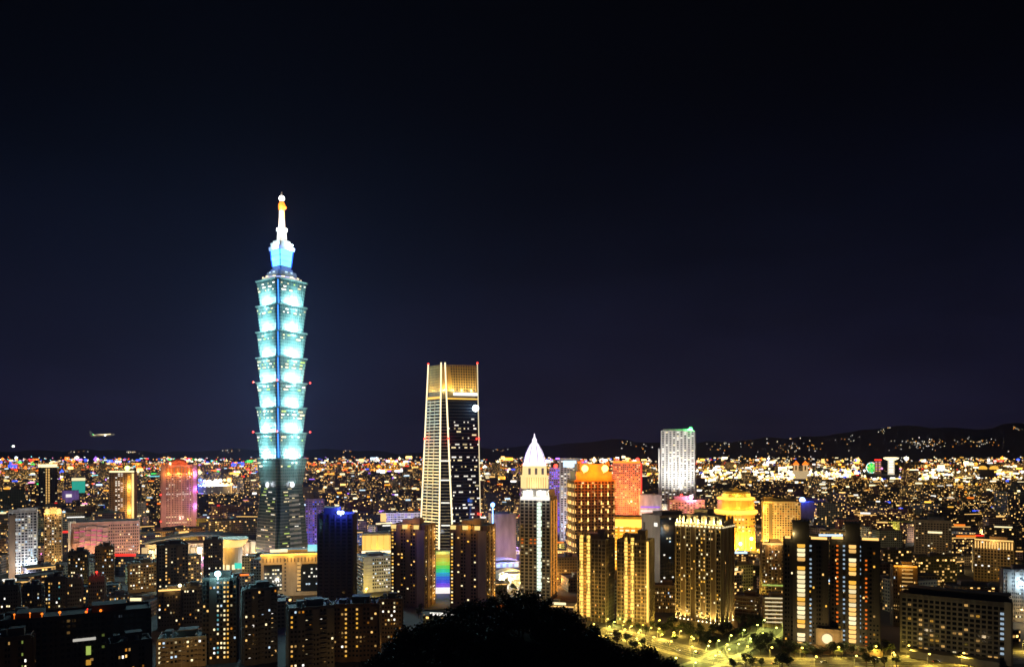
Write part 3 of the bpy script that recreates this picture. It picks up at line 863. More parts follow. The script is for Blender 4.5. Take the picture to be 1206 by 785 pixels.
# pair of residential towers with golden light stripes
def stripe_tower(label, pl, pr, pt, Y, rot, strips, ybot, litp=0.10):
    t = Tower('stripe_lit_tower', label, 'tower', pl, pr, pt, Y, rot=rot, dr=0.8, ybot=ybot, group='twin apartment towers with golden light stripes')
    t.wall(M['brown'], 8, 6, 3.3, 0.6, 0.3, M['beige'])
    t.grid(t.F, 16, mix(litp, *LITG)); t.grid(t.Rt if rot < 0 else t.L, 10, mix(litp * 0.6, *LITG))
    for u0, u1, red in strips:
        m = emis('stripe_gold_%d_%g' % (pl, u0), (1.0, 0.60, 0.12), 1.6)
        w = u1 - u0
        if red:
            for a_, c_ in ((u0, u0 + w * 0.34), (u1 - w * 0.34, u1)):
                b = MB(); z = 4.0; rs = random.Random(int(a_ * 100) + pl)
                while z < t.h + 3:
                    e_ = rs.choice((0.0, 0.0, 0.05, 0.1)) * w; b.fbox(t.F, t.F.w * (a_ + e_), t.F.w * (c_ - e_), z, z + 2.55, 0.02, 1.3); z += 3.3
                t.part('light_strip', b, m)
                t.strip(t.F, t.F.w * a_ - 0.25, t.F.w * a_ - 0.01, 3, t.h + 3, M['trim'], 1.7, 'strip_fin'); t.strip(t.F, t.F.w * c_ + 0.01, t.F.w * c_ + 0.25, 3, t.h + 3, M['trim'], 1.7, 'strip_fin')
            t.strip(t.F, t.F.w * (u0 + w * 0.34) + .01, t.F.w * (u1 - w * 0.34) - .01, 4, t.h + 2, M['brown'], 0.8, 'stair_panel')
            n = 22
            for k in range(n):
                z = 5 + (t.h - 6) * k / n
                t.strip(t.F, t.F.w * (u0 + w * 0.38), t.F.w * (u1 - w * 0.38), z, z + 1.5, em('amber', 0.7), 0.95, 'stair_window', 0.82)
        else:
            t.strip(t.F, t.F.w * u0, t.F.w * u1, 4, t.h, m, 1.2)
        lamp(t.root, t.F.p(t.F.w * (u0 + u1) / 2, t.h * 0.5, 10), (1.0, 0.6, 0.12), 5000, 2)
        lamp(t.root, t.F.p(t.F.w * (u0 + u1) / 2, t.h * 0.2, 10), (1.0, 0.6, 0.12), 5000, 2)
    t.roof_box(-0.1, 0.1, 0.55, 0.5, 4.5, M['brown']); t.roof_box(0.2, 0.15, 0.25, 0.4, 8, M['brown'], 'lift_tower')
    for k in range(3): t.roof_box(-0.28 + 0.08 * k, -0.44, 0.035, 0.05, 7 - 1.5 * abs(k - 1), M['gold'], 'crown_fin')
    t.flood('warm', 5000, 45, 8)
    t.close()
    return t
stripe_tower('golden striped apartment tower with one broad stripe, at the lantern tower foot', 680, 724, 636, 660, -22, [(0.10, 0.48, True)], 728)
stripe_tower('golden striped apartment tower with a second thin stripe at its corner, beside the street', 727, 771, 637, 645, -12, [(0.24, 0.54, True), (0.93, 0.985, False)], 738)

# red lit tower behind
t = Tower('red_lit_tower', 'broad tower washed in red light with a red edge along its roof', 'tower', 722, 756, 545, 1300, rot=-6, dr=0.5, ybot=605)
t.wall(M['pink'], 14, 5, 3.5, 0.5, 0.3)
t.grid(t.F, 14, mix(0.45, (em('amber', 1.2), 3), (em('orange', 1.2), 4), (em('pale', 1.2), 2))); 
t.strip(t.F, 0.2, t.F.w - 0.2, t.h + 0.2, t.h + 3.5, em('orange', 2.4), 0.9, 'roof_light'); t.strip(t.Rt, 0.2, t.Rt.w - 0.2, 10, t.h, em('red', 1.2), 0.9, 'edge_light')
for u in (0.15, 0.9):
    q = MB(); q.ball(t.F.p(t.F.w * u, t.h + 6, 0), 3.2); t.part('warning_light', q, em('red', 7))
t.flood((1.0, 0.24, 0.05), 2200000, 70, 20); t.flood((1.0, 0.25, 0.06), 1800000, 60, 60, aimz=0.8)
t.close()
# violet and pale slabs behind the lantern tower
t = Tower('violet_lit_slab', 'narrow office slab lit violet with a red lamp on top, beside the domed tower', 'building', 647, 662, 551, 1350, rot=0, dr=0.9, ybot=600)
t.wall(M['purple'], 6, 5, 3.5, 0.4, 0.3); t.grid(t.F, 6, mix(0.5, (em('blue', 1.5), 3), (em('violet', 1.5), 3), (em('cool', 1), 1)))
q = MB(); q.ball((0, -t.d / 2, t.h + 4), 3.5); t.part('warning_light', q, em('red', 7)); t.flood('violet', 400000, 60, 20); t.close(60)
t = Tower('pale_framed_slab', 'pale slab with a bright framed screen at its head, between violet slab and lantern tower', 'building', 659, 682, 540, 1250, rot=5, dr=0.6, ybot=600)
t.wall(M['white'], 5, 5, 3.5, 0.4, 0.3); t.grid(t.F, 6, mix(0.35, *LITC))
t.strip(t.F, t.F.w * 0.15, t.F.w * 0.85, t.h - 14, t.h - 3, em('cool', 1.5), 0.8, 'roof_screen'); t.flood((0.8, 0.7, 1.0), 500000, 70, 20); t.close(60)

# white floodlit tower
t = Tower('white_floodlit_tower', 'white floodlit office tower of tall narrow windows with a green lamp at one roof corner', 'tower', 779, 820, 507, 1600, rot=-4, dr=0.7, ybot=592)
t.wall(M['white'], 9, 6, 3.9, 0.9, 0.5, pw=2.2)
t.grid(t.F, 9, mix(0.22, (em('white', 1.5), 2), (em('pale', 1.4), 1)), fw=0.52, fh=0.62); t.grid(t.Rt, 6, mix(0.2, *LITC))
b = MB(); b.box(-t.w * 0.54, 2, 0, t.w * 0.12, t.d * 0.8, t.h - 38, m=0); t.part('wing', b, M['white'])
b = MB(); b.box(0, 0, t.h + 1.2, t.w * 0.9, t.d * 0.9, 3); t.part('roof_cap', b, M['white'])
q = MB(); q.ball((t.w * 0.38, -t.d * 0.4, t.h + 5.5), 3.4, sz=0.8); t.part('roof_lamp', q, em('green', 6)); lamp(t.root, (t.w * 0.38, -t.d * 0.4 - 6, t.h + 8), COL['green'], 90000, 2)
for u in (-0.3, 0.3): t.flood((1.0, 0.97, 0.9), 3200000, 80, 12, du=u, aimz=0.5, cone=100)
t.flood((1.0, 0.97, 0.9), 2800000, 80, 70, aimz=0.9)
t.close()
# pink hotel at its foot
t = Tower('pink_lit_hotel', 'low pink-lit hotel with a magenta roof lamp, below the white floodlit tower', 'hotel', 786, 830, 589, 1200, rot=6, dr=0.6, ybot=612)
t.wall(M['pink'], 12, 7, 3.5, 0.5, 0.3); t.grid(t.F, 12, mix(0.4, (em('pink', 1.0), 2), (em('pale', 1.2), 2)))
t.roof_box(-0.1, 0, 0.5, 0.6, 6, M['pink'])
q = MB(); q.ball((0.12 * t.w, -0.4 * t.d, t.h + 5), 3.6); t.part('roof_lamp', q, em('pink', 6)); lamp(t.root, (0.12 * t.w, -0.4 * t.d - 8, t.h + 5), COL['pink'], 60000, 2)
q = MB(); q.ball((-0.15 * t.w, -0.4 * t.d, t.h + 8), 2.2); t.part('warning_light', q, em('red', 5))
t.flood((1.0, 0.35, 0.4), 220000, 50, 12); t.close()
t = Tower('violet_banded_office', 'small white office with violet light bands, left of the pink-lit hotel', 'office', 753, 779, 583, 1250, rot=4, dr=0.7, ybot=600)
t.wall(M['white'], 8, 6, 3.5, 0.5, 0.3)
for k in range(9): t.strip(t.F, 0.4, t.F.w * 0.92, 6 + k * 6.4, 8 + k * 6.4, em('violet' if k % 3 == 2 else 'white', 1.2), 0.6, 'light_band')
t.flood((0.9, 0.8, 1.0), 260000, 50, 12); t.close()

# dark slab with grey gable
t = Tower('grey_gabled_slab', 'tall slab with a blank grey gable wall and a dark glazed face, behind the crown-lit tower', 'building', 755, 818, 608, 800, rot=38, dr=0.72, ybot=680)
t.wall(M['concrete'], 10, 4, 3.5, 0.0, 0.0)
t.strip(t.F, 0.5, t.F.w - 0.5, 3, t.h - 2, GL, 0.25, 'curtain_wall')
t.grid(t.F, 12, mix(0.10, *LITC), d=0.35); t.strip(t.L, t.L.w * 0.10, t.L.w * 0.2, 50, t.h - 8, M['dark'], 0.3, 'window_slot')
t.strip(t.L, t.L.w * 0.70, t.L.w * 0.88, t.h - 11, t.h - 7, em('white', 1.2), 0.3, 'wall_sign')
t.roof_box(0, 0, 0.6, 0.5, 4, M['stone'])
t.flood((1.0, 0.80, 0.62), 85000, 50, 30, F=t.L, aimz=0.6); t.close()
# glowing yellow hall behind stripes towers
t = Tower('yellow_lit_hall', 'low hall glowing bright yellow between the striped towers and the red-lit tower', 'hall', 722, 756, 609, 950, rot=0, dr=0.8, ybot=650)
t.wall(M['gold'], 5, 4, 4.5, 0.6, 0.4); t.grid(t.F, 5, mix(0.8, (em('gold', 2.0), 2), (em('pale', 2.0), 1)))
t.strip(t.F, 0.4, t.F.w - 0.4, t.h - 12, t.h - 2, em('gold', 2.4), 0.7, 'glowing_frieze')
t.flood('gold', 1000000, 40, 12); t.close(40)

# crown-lit residential tower
def crown_tower():
    t = Tower('crown_lit_tower', 'broad apartment tower with glowing crown spikes and golden uplights along its foot, above the street', 'tower', 796, 865, 618, 625, rot=-24, dr=0.62, ybot=752)
    t.wall(M['brown'], 9, 6, 3.3, 1.3, 0.25, M['beige'], pw=0.8, bump=0.8)
    def pk(i, j, rows, rng):
        p = 0.45 if i in (9, 10, 11) else 0.09
        if j / rows > 0.75: p *= 1.5
        if rng.random() > p: return 'dark'
        return rng.choice([em('gold', 1.3), em('pale', 1.5), em('warm', 1.3)])
    t.grid(t.F, 18, pk); t.grid(t.Rt, 10, mix(0.03, *LITG))
    b = MB(); b.box(0.03 * t.w, 0, t.h + 1.2, t.w * 0.72, t.d * 0.7, 6); b.box(-0.02 * t.w, 0, t.h + 7.2, t.w * 0.3, t.d * 0.5, 5)
    t.part('penthouse', b, M['beige'])
    rng = random.Random(3)
    for F, nb in ((t.F, 12), (t.Rt, 6)):
        for i in range(nb + 1):
            q = MB(); u = min(max(F.w * i / nb, 0.7), F.w - 0.7); hh = rng.choice((2.5, 3.5, 5.5))
            q.fbox(F, u - 0.65, u + 0.65, t.h + 1.15, t.h + 1.2 + hh, -1.6, 0.3); t.part('crown_spike', q, M['pale'])
            if i % 2 == 0 and F is t.F: lamp(t.root, F.p(u, t.h + 1.8, 2.0), (1.0, 0.75, 0.25), 3500, 0.3)
            q = MB(); q.fbox(F, u - 0.8, u + 0.8, t.h - 2.2, t.h - 1.0, 0.95, 1.6); t.part('crown_lamp', q, em('pale', 2.0 if F is t.F else 1.0))
    for F, us in ((t.F, (0.02, 0.11, 0.20, 0.29, 0.52, 0.61, 0.70, 0.79, 0.88, 0.97)), (t.Rt, (0.18, 0.5, 0.82))):
        for u in us:
            p = F.p(F.w * u, 7.6, 1.7)
            q = MB(); q.ball(p, 0.55); t.part('uplight', q, em('pale', 5))
            lamp(t.root, F.p(F.w * u, 8.2, 2.1), (1.0, 0.72, 0.2), 15000, 0.3, 'SPOT', F.p(F.w * u, 30, 0.5), 75)
    for u in (0.05, 0.18, 0.42, 0.75): t.strip(t.Rt, t.Rt.w * u, t.Rt.w * u + 0.4, 6, t.h, M['trim'], 1.2, 'rib')
    b = MB(); b.box(0, 0, 0, t.w * 1.15, t.d * 1.2, 7.0); t.part('podium', b, M['beige'])
    t.flood('warm', 6000, 60, 10); t.flood('warm', 4000, 50, 10, F=t.Rt)
    t.close()
crown_tower()

# round golden hall with stepped drums
def golden_drum():
    Y = 1130.0
    x = wx(874, Y)
    root = thing('golden_drum_building', 'round building of stacked drums blazing gold, with a low dome', 'building', (x, Y + 32, 0), 0)
    HEROES.append((846, 900, 652, Y, x, Y + 32, 40))
    z = lambda py: wz(py, Y)
    r = 31
    b = MB(); b.lathe(0, 0, [(r * 0.86, 0), (r * 0.86, z(627)), (r * 0.92, z(626)), (r * 0.92, z(607))], 28); b.build('lower_drum', M['gold'], root)
    for k in range(15):
        a = R(-185 + 13.5 * k)
        q = MB(); q.tube((math.cos(a) * r * 0.9, math.sin(a) * r * 0.9, 0), (math.cos(a) * r * 0.9, math.sin(a) * r * 0.9, z(626)), 1.2); q.build('column', M['gold'], root)
    b = MB(); b.lathe(0, 0, [(r * 1.0, z(607)), (r * 1.02, z(605)), (r * 0.90, z(600)), (r * 0.88, z(590)), (r * 0.90, z(588.5)), (r * 0.72, z(586))], 28); b.build('upper_drum', M['gold'], root)
    b = MB(); b.lathe(0, 0, [(r * 0.72, z(586)), (r * 0.70, z(582)), (r * 0.5, z(579.5)), (r * 0.2, z(578)), (0.4, z(574))], 24); b.build('dome', M['gold'], root)
    b = MB(); b.lathe(0, 0, [(r * 1.03, z(605.5)), (r * 1.05, z(602)), (r * 0.93, z(601))], 28); b.build('ledge_light', em('gold', 2.6), root)
    b = MB(); b.lathe(0, 0, [(r * 0.91, z(589)), (r * 0.93, z(586.8)), (r * 0.80, z(586))], 28); b.build('ledge_light', em('gold', 2.2), root)
    rng = random.Random(8)
    for row, py in enumerate((611.5, 616, 620.5, 625)):
        for k in range(18):
            a = R(-182 + 10.8 * k)
            q = MB(); q.box(math.cos(a) * r * 0.925, math.sin(a) * r * 0.925, z(py) - 1.4, 2.6, 0.8, 2.6, a + R(90)); q.build('window', rng.choice([em('gold', 0.9), em('pale', 1.5), em('amber', 0.6), GL]), root)
    for k in range(8):
        a = R(-160 + 20 * k)
        lamp(root, (math.cos(a) * r * 1.5, math.sin(a) * r * 1.5, 8), (1.0, 0.46, 0.04), 100000, 2)
        if k % 2: lamp(root, (math.cos(a) * r * 1.35, math.sin(a) * r * 1.35, z(600)), (1.0, 0.50, 0.05), 30000, 1)
        if k % 3 == 0: lamp(root, (math.cos(a) * r * 1.0, math.sin(a) * r * 1.0, z(581)), (1.0, 0.65, 0.1), 20000, 1)
    for px, py in ((872, 640), (885, 634), (862, 645)):
        q = MB(); q.ball(at(px, py, Y - 14) - root.location, 2.6); q.build('forecourt_lamp', em('pale', 6), root)
golden_drum()

# gridded office beside it
t = Tower('gridded_office', 'wide office block with an amber-lit square window grid, beside the golden drum', 'office', 897, 943, 591, 1150, rot=6, dr=0.6, ybot=635)
t.wall(M['beige'], 14, 6, 3.6, 0.8, 0.8, M['trim'], pw=0.8)
t.grid(t.F, 14, mix(0.55, (em('amber', 0.35), 4), (em('warm', 0.45), 3), (em('pale', 0.9), 1)))
t.strip(t.F, t.F.w * 0.14, t.F.w * 0.24, 3, t.h - 3, M['dark'], 0.9, 'dark_bay')
t.roof_box(0.05, 0, 0.7, 0.6, 4.5, M['dark']); t.roof_box(-0.36, 0, 0.25, 0.7, 7, M['brown'], 'lift_tower')
t.flood((1.0, 0.50, 0.2), 130000, 55, 10); t.close()

# twin dark residential towers with a lit spine
def spine_tower(label, pl, pr, pt, Y, u0, u1, wing_top, warm_cols, hat_pl, hat_pr):
    t = Tower('spine_lit_tower', label, 'tower', pl, pr, wing_top, Y, rot=2, dr=0.6, ybot=772, group='twin dark apartment towers with lit spines')
    t.wall(M['dark'], 8, 5, 3.35, 0.7, 0.3, M['dark'], bump=0.9)
    Yf = Y
    k = t.F.w / (pr - pl)
    a, c = (hat_pl - pl) * k, (hat_pr - pl) * k
    h2 = wz(pt, Y)
    b = MB(); b.fbox(t.F, a, c, 0, h2, -12, 2.6); b.fbox(t.F, a - 0.6, c + 0.6, h2 + 0.005, h2 + 1.0, -12.5, 3.2)
    for i in range(5): b.fbox(t.F, a + (c - a) * i / 4.3, a + (c - a) * i / 4.3 + 0.5, h2 + 1.0, h2 + 2.8, 1.5, 2.4)
    t.part('spine_shaft', b, M['dark'])
    rng = random.Random(int(pl))
    n = int((t.h - 6) / 3.35)
    for j in range(n):
        z = 5 + j * 3.35
        if rng.random() < 0.9:
            q = MB(); q.fbox(t.F, t.F.w * u0, t.F.w * u1, z, z + 1.9, 2.62, 2.95); q.fbox(t.F, t.F.w * u0 + 0.3, t.F.w * u1 - 0.3, z - 0.6, z - 0.1, 2.62, 3.5)
            t.part('spine_window', q, rng.choice([em('pale', 1.3), em('warm', 1.3), em('warm', 0.9), em('gold', 1.1), em('pale', 1.0)]))
        for u, key in warm_cols:
            if rng.random() < 0.8:
                q = MB(); q.fbox(t.F, t.F.w * u - 0.7, t.F.w * u + 0.7, z, z + 1.3, 0.72, 1.1); t.part('stair_window', q, em(key, 0.55 if key == 'cool' else 0.9))
    for q0, q1 in ((0.0, (a - 1) / t.F.w), ((c + 1) / t.F.w, 1.0)):
        t.strip(t.F, t.F.w * q0 + 0.4, t.F.w * q1 - 0.4, t.h + 1.2, t.h + 3.0, em('warm', 1.6), 0.4, 'parapet_light')
    t.grid(t.F, 14, mix(0.05, *LITG))
    lamp(t.root, t.F.p(t.F.w * 0.5, 12, 16), (1.0, 0.75, 0.3), 5000, 0.6); lamp(t.root, t.F.p(t.F.w * 0.2, t.h + 5, 4), (1.0, 0.75, 0.3), 1800, 0.5)
    t.flood('warm', 5000, 45, 8)
    b = MB(); b.fbox(t.F, -2, t.F.w + 2, 0, 6, 0, 7); t.part('podium', b, M['brown'])
    t.close()
    return t
spine_tower('dark apartment tower with a pale yellow lit spine, rising behind the street trees', 923, 975, 615, 565, 0.30, 0.48, 636, [(0.25, 'cool'), (0.61, 'cool')], 933, 953)
spine_tower('dark apartment tower with a lit spine between two red-lit stair columns', 978, 1036, 617, 560, 0.37, 0.52, 637, [(0.13, 'orange'), (0.27, 'cool'), (0.60, 'cool'), (0.73, 'orange')], 995, 1013)

# link building with the round lamp between them
t = Tower('gate_house', 'low stone gate house with a big round lamp, between the two spine-lit towers', 'building', 962, 992, 742, 556, rot=0, dr=0.8, ybot=778)
t.wall(M['beige'], 3, 2, 4, 0.5, 0.3); q = MB(); fr = t.F.frame(t.F.w * 0.42, t.h - 6, 0.8)
ring = lambda r, y: [fr @ Vector((r * math.cos(2 * math.pi * i / 18), y, r * math.sin(2 * math.pi * i / 18))) for i in range(18)]
q.loft([ring(3.6, 0.3), ring(3.6, -0.6)]); t.part('round_lamp', q, em('pale', 1.2)); lamp(t.root, t.F.p(t.F.w * 0.42, t.h - 6, 7), COL['warm'], 3000, 1)
t.close()

# big slab, lower right
def big_slab():
    t = Tower('gridded_slab', 'long slab of square windows with a pale blank end, at the lower right', 'building', 1060, 1192, 706, 540, rot=-3, dr=0.28, ybot=785)
    t.wall(M['concrete'], 19, 4, 3.5, 0.9, 0.9, M['concrete'], pw=1.0)
    def pk(i, j, rows, rng):
        if i in (17,): return em('cool', 0.55) if rng.random() < 0.8 else 'dark'
        return rng.choice([em('warm', 0.6), em('pale', 0.7), em('warm', 0.3), em('gold', 0.4)]) if rng.random() < 0.15 else 'dark'
    t.grid(t.F, 19, pk, fw=0.7, fh=0.6)
    t.roof_box(0.02, 0.05, 0.92, 0.6, 5.0, M['dark'], 'roof_storey')
    t.strip(t.F, t.F.w * 0.94, t.F.w - 0.02, 0.5, t.h + 1.6, M['pale'], 1.2, 'stair_wall')
    b = MB(); b.box(0, -t.d * 0.5 - 8, 0, t.w * 0.8, 12, 5); t.part('podium', b, M['stone'])
    for u in (-0.3, 0.25): t.flood((1.0, 0.74, 0.42), 11000, 45, 9, du=u)
    t.close()
big_slab()

# towers of the right hand middle distance
SPEC = [
 ('dark_stepped_tower', 'dark stepped tower with amber-lit roof edge and glowing stair bars, beside the long slab', 1049, 1081, 668, 640, 10, M['dark'], 6, 0.10, 'amber', 718),
 ('grey_hotel', 'grey hotel with a broad blank frame and one lit floor, behind the long slab', 1077, 1121, 613, 1050, 3, M['stone'], 12, 0.10, None, 655),
 ('colonnaded_hotel', 'hotel with a gold colonnade along its roof, far right of the long slab', 1148, 1197, 637, 860, -4, M['brown'], 12, 0.10, 'warm', 690),
 ('barred_apartment_block', 'brown apartment block with a lime-lit floor line, under the gridded office', 895, 924, 641, 760, 8, M['brown'], 7, 0.22, 'warm', 705),
 ('bar_windowed_block', 'low dark block striped by long white window bars, between crown-lit and spine-lit towers', 896, 924, 705, 640, 12, M['brown'], 5, 0.15, None, 740),
 ('balconied_block', 'low brown block with pale balcony lines, right beside the crown-lit tower', 865, 898, 703, 660, -10, M['brown'], 6, 0.15, None, 745),
 ('blue_grey_tower', 'blue-grey tower with a cold white floodlight on its shoulder, at the far right edge', 1178, 1215, 672, 660, 10, M['stone'], 7, 0.05, None, 740),
 ('rust_lit_block', 'small brown block with warm windows, between a striped tower and the crown-lit tower', 770, 797, 690, 700, 5, M['brown'], 6, 0.3, None, 735),
]
for nm, lb, pl, pr, pt, Y, rot, m, bays, lp, edge, yb in SPEC:
    t = Tower(nm, lb, 'building', pl, pr, pt, Y, rot=rot, dr=0.75, ybot=yb)
    t.wall(m, bays, max(3, bays - 2), 3.4, 0.6, 0.4, M['beige'] if m is M['brown'] else m, bump=0.7 if bays < 9 else 0)
    t.grid(t.F, bays * 2 if bays < 9 else bays, mix(lp, *LITW)); t.grid(t.Rt if rot < 0 else t.L, bays, mix(lp * 0.6, *LITW))
    t.roof_box(0.1, 0.05, 0.45, 0.5, 4.0, m)
    if edge: t.strip(t.F, 0.3, t.F.w - 0.3, t.h + 0.2, t.h + 1.6, em(edge, 1.5), 0.5, 'parapet_light'); lamp(t.root, t.F.p(t.F.w / 2, t.h + 2, 6), COL[edge], 9000, 0.5)
    if nm == 'colonnaded_hotel':
        for i in range(14): t.strip(t.F, t.F.w * (i + 0.25) / 14, t.F.w * (i + 0.7) / 14, t.h - 9, t.h - 1, em('warm', 1.3), 0.9, 'colonnade_bay')
    if nm == 'dark_stepped_tower':
        for i in range(14): t.strip(t.F, t.F.w * 0.35, t.F.w * 0.8, 8 + i * 3.4, 9.0 + i * 3.4, em('warm', 0.6), 0.9, 'stair_bar')
    if nm == 'bar_windowed_block':
        for i in range(7): t.strip(t.F, 1, t.F.w * 0.9, 4 + i * 3.4, 5.0 + i * 3.4, em('pale', 0.8), 0.9, 'window_bar')
    if nm == 'balconied_block':
        for i in range(6): t.strip(t.F, 1, t.F.w * 0.9, 4 + i * 3.4, 4.9 + i * 3.4, M['pale'], 1.6, 'balcony')
    if nm == 'barred_apartment_block': t.strip(t.F, 0.3, t.F.w - 0.3, 14, 15.4, em('lime', 0.5), 1.2, 'ledge_light')
    if nm == 'grey_hotel': t.strip(t.F, t.F.w * 0.35, t.F.w * 0.75, 36, 38.5, em('pale', 1.5), 0.9, 'lit_floor')
    if nm == 'blue_grey_tower':
        q = MB(); q.ball(t.F.p(t.F.w * 0.62, wz(686, Y), 2.0), 2.2); t.part('floodlight_head', q, em('cool', 7)); lamp(t.root, t.F.p(t.F.w * 0.62, wz(686, Y), 6), (0.6, 0.85, 1), 18000, 1)
    t.flood('warm', 9000 * (Y / 600) ** 2, 45, 9)
    t.close()
# ------------------------------------------------------------------ 4. buildings of the left half
def roof_ball(t, loc, r, key, k, power, name='roof_lamp', off=(0, -6, 2), col=None):
    q = MB(); q.ball(loc, r); q.tube(Vector(loc) - Vector((0, 0, r * 2.2)), Vector(loc) - Vector((0, 0, r * 0.8)), r * 0.25); o = t.part(name, q, em(key, k))
    if power: lamp(t.root, Vector(loc) + Vector(off), col or COL[key], power, r * 0.5)
    return o

t = Tower('pink_granite_tower', 'broad pink granite tower with an orange-lit arcaded top storey and a violet right edge', 'office', 189, 233, 548, 1500, rot=-3, dr=0.6, ybot=622)
t.wall(M['pink'], 14, 5, 3.8, 0.7, 0.35, pw=1.4)
def pk(i, j, rows, rng):
    if j in (1, 4): return em('pale', 1.4) if (i < 14 if j == 1 else i < 7) else 'dark'
    if j in (rows - 11,): return em('white', 1.3) if rng.random() < .8 else 'dark'
    return rng.choice([em('white', 1.3), em('pale', 1.0)]) if rng.random() < (0.16 if j > rows * 0.55 else 0.03) else 'dark'
t.grid(t.F, 18, pk, z1=t.h - 14, u0=t.w * 0.14, u1=t.w * 0.88)
for i in range(9): t.strip(t.F, t.F.w * (0.14 + 0.082 * i), t.F.w * (0.19 + 0.082 * i), t.h - 15, t.h - 4, em('orange', 0.7), 1.2, 'arch_light')
for u in (0.0, 0.88): t.strip(t.F, max(0.1, t.F.w * u), t.F.w * (u + 0.12) - 0.1, 0.3, t.h + 1.2, M['pink'], 2.2, 'corner_pier')
b = MB(); b.box(0, 0, t.h + 1.2, t.w * 0.45, t.d * 0.5, 5, m=0); b.lathe(0, 0, [(t.w * 0.2, t.h + 6.2), (t.w * 0.19, t.h + 10), (t.w * 0.1, t.h + 13), (0.5, t.h + 14)], 12); t.part('roof_pavilion', b, M['rooftile'])
for p_ in ((-12, -t.d * 0.5 - 3, t.h + 8), (12, -t.d * 0.5 - 3, t.h + 8)): lamp(t.root, p_, (1.0, 0.22, 0.06), 30000, 1)
for u in (0.2, 0.5, 0.8): lamp(t.root, t.F.p(t.F.w * u, t.h - 16, 5), (1.0, 0.35, 0.05), 16000, 1)
for z in (40, 75, 105): lamp(t.root, t.F.p(t.F.w * 0.97, z, 7), (0.55, 0.18, 1.0), 14000, 1)
for z, u in ((12, 0.0), (65, 0.0), (12, 1.0), (70, 1.0)): q = MB(); q.ball(t.F.p(t.F.w * u, z, 2.6), 1.6); t.part('warning_light', q, em('red', 4))
t.flood((1.0, 0.55, 0.42), 620000, 80, 12); t.close()

t = Tower('yellow_ribbed_tower', 'dark tower with yellow-lit ribs and a lime roof lamp, beside the pink granite tower', 'office', 128, 161, 556, 1400, rot=-8, dr=0.8, ybot=602)
t.wall(M['brown'], 6, 4, 3.6, 0.6, 0.3)
t.grid(t.F, 9, lambda i, j, rows, rng: em('white', 1.5) if 2 <= i <= 4 and rng.random() < .55 else 'dark')
t.strip(t.F, t.F.w * 0.72, t.F.w * 0.86, 2, t.h - 2, M['gold'], 1.6, 'rib'); t.strip(t.F, t.F.w * 0.90, t.F.w * 0.985, 2, t.h - 2, emis('rib_yellow', (1.0, 0.72, 0.25), 1.3), 1.6, 'rib_light')
for k in range(9): q = MB(); q.ball(t.F.p(t.F.w * 0.79, 8 + k * 12, 2.6), 1.1); t.part('rib_lamp', q, em('orange', 3))
t.strip(t.F, 0.3, t.F.w - 0.3, t.h + 0.2, t.h + 3.2, em('pale', 1.6), 0.7, 'parapet_light')
roof_ball(t, (t.w * 0.2, -t.d * 0.3, t.h + 8), 4.6, 'lime', 4, 80000); lamp(t.root, t.F.p(t.F.w * 0.8, 40, 12), COL['warm'], 40000, 1); lamp(t.root, t.F.p(t.F.w * 0.8, 85, 12), COL['warm'], 40000, 1)
t.close()

t = Tower('twin_column_tower', 'narrow dark tower with one double column of yellow windows under a pale glowing roof', 'tower', 45, 67, 550, 1650, rot=10, dr=0.7, ybot=592)
t.wall(M['dark'], 5, 4, 3.6, 0.4, 0.3); t.grid(t.F, 7, lambda i, j, rows, rng: em('warm', 1.5) if i in (2, 3) else ('dark' if rng.random() > .03 else em('pale', 1)), fw=0.7)
t.strip(t.F, 0.2, t.F.w - 0.2, t.h + 0.2, t.h + 7, em('pale', 1.7), 1.0, 'parapet_light'); t.strip(t.L, 0.2, t.L.w - 0.2, t.h + 0.2, t.h + 7, em('pale', 1.7), 1.0, 'parapet_light')
t.close()

t = Tower('white_slab_apartments', 'white apartment slab with a cold star-bright lamp at its foot', 'building', 10, 44, 601, 880, rot=-4, dr=0.5, ybot=655)
t.wall(M['white'], 7, 4, 3.3, 0.4, 0.7)
t.grid(t.F, 9, mix(0.22, *LITC), fw=0.8, fh=0.55)
t.strip(t.F, 0.1, t.F.w * 0.24, 0.2, t.h - 5, M['brown'], 1.2, 'brick_bay'); t.strip(t.F, t.F.w * 0.3, t.F.w - 0.3, t.h + 0.2, t.h + 3, M['white'], 0.6, 'parapet_wall')
roof_ball(t, t.F.p(t.F.w * 0.8, 12.5, 7), 2.6, 'cool', 8, 30000, 'forecourt_lamp')
t.flood((0.95, 0.93, 1.0), 280000, 50, 8); lamp(t.root, t.F.p(t.F.w * 0.3, 3, 22), COL['gold'], 16000, 1); t.close()

t = Tower('twin_lamp_tower', 'slender beige tower with two round lit caps on its shoulders, right of the white slab', 'tower', 52, 73, 604, 940, rot=-4, dr=0.7, ybot=650)
t.wall(M['beige'], 5, 4, 3.3, 0.5, 0.5); t.grid(t.F, 7, mix(0.35, *LITW), fw=0.7)
t.roof_box(0, 0, 0.4, 0.5, 7, M['beige'])
for k in (-1, 1): q = MB(); q.ball((k * t.w * 0.34, -t.d * 0.3, t.h + 3), 3.0); t.part('lit_cap', q, em('warm', 1.6)); lamp(t.root, (k * t.w * 0.34, -t.d * 0.5 - 4, t.h + 2), COL['warm'], 9000, 1)
t.flood('warm', 200000, 45, 8); t.close()

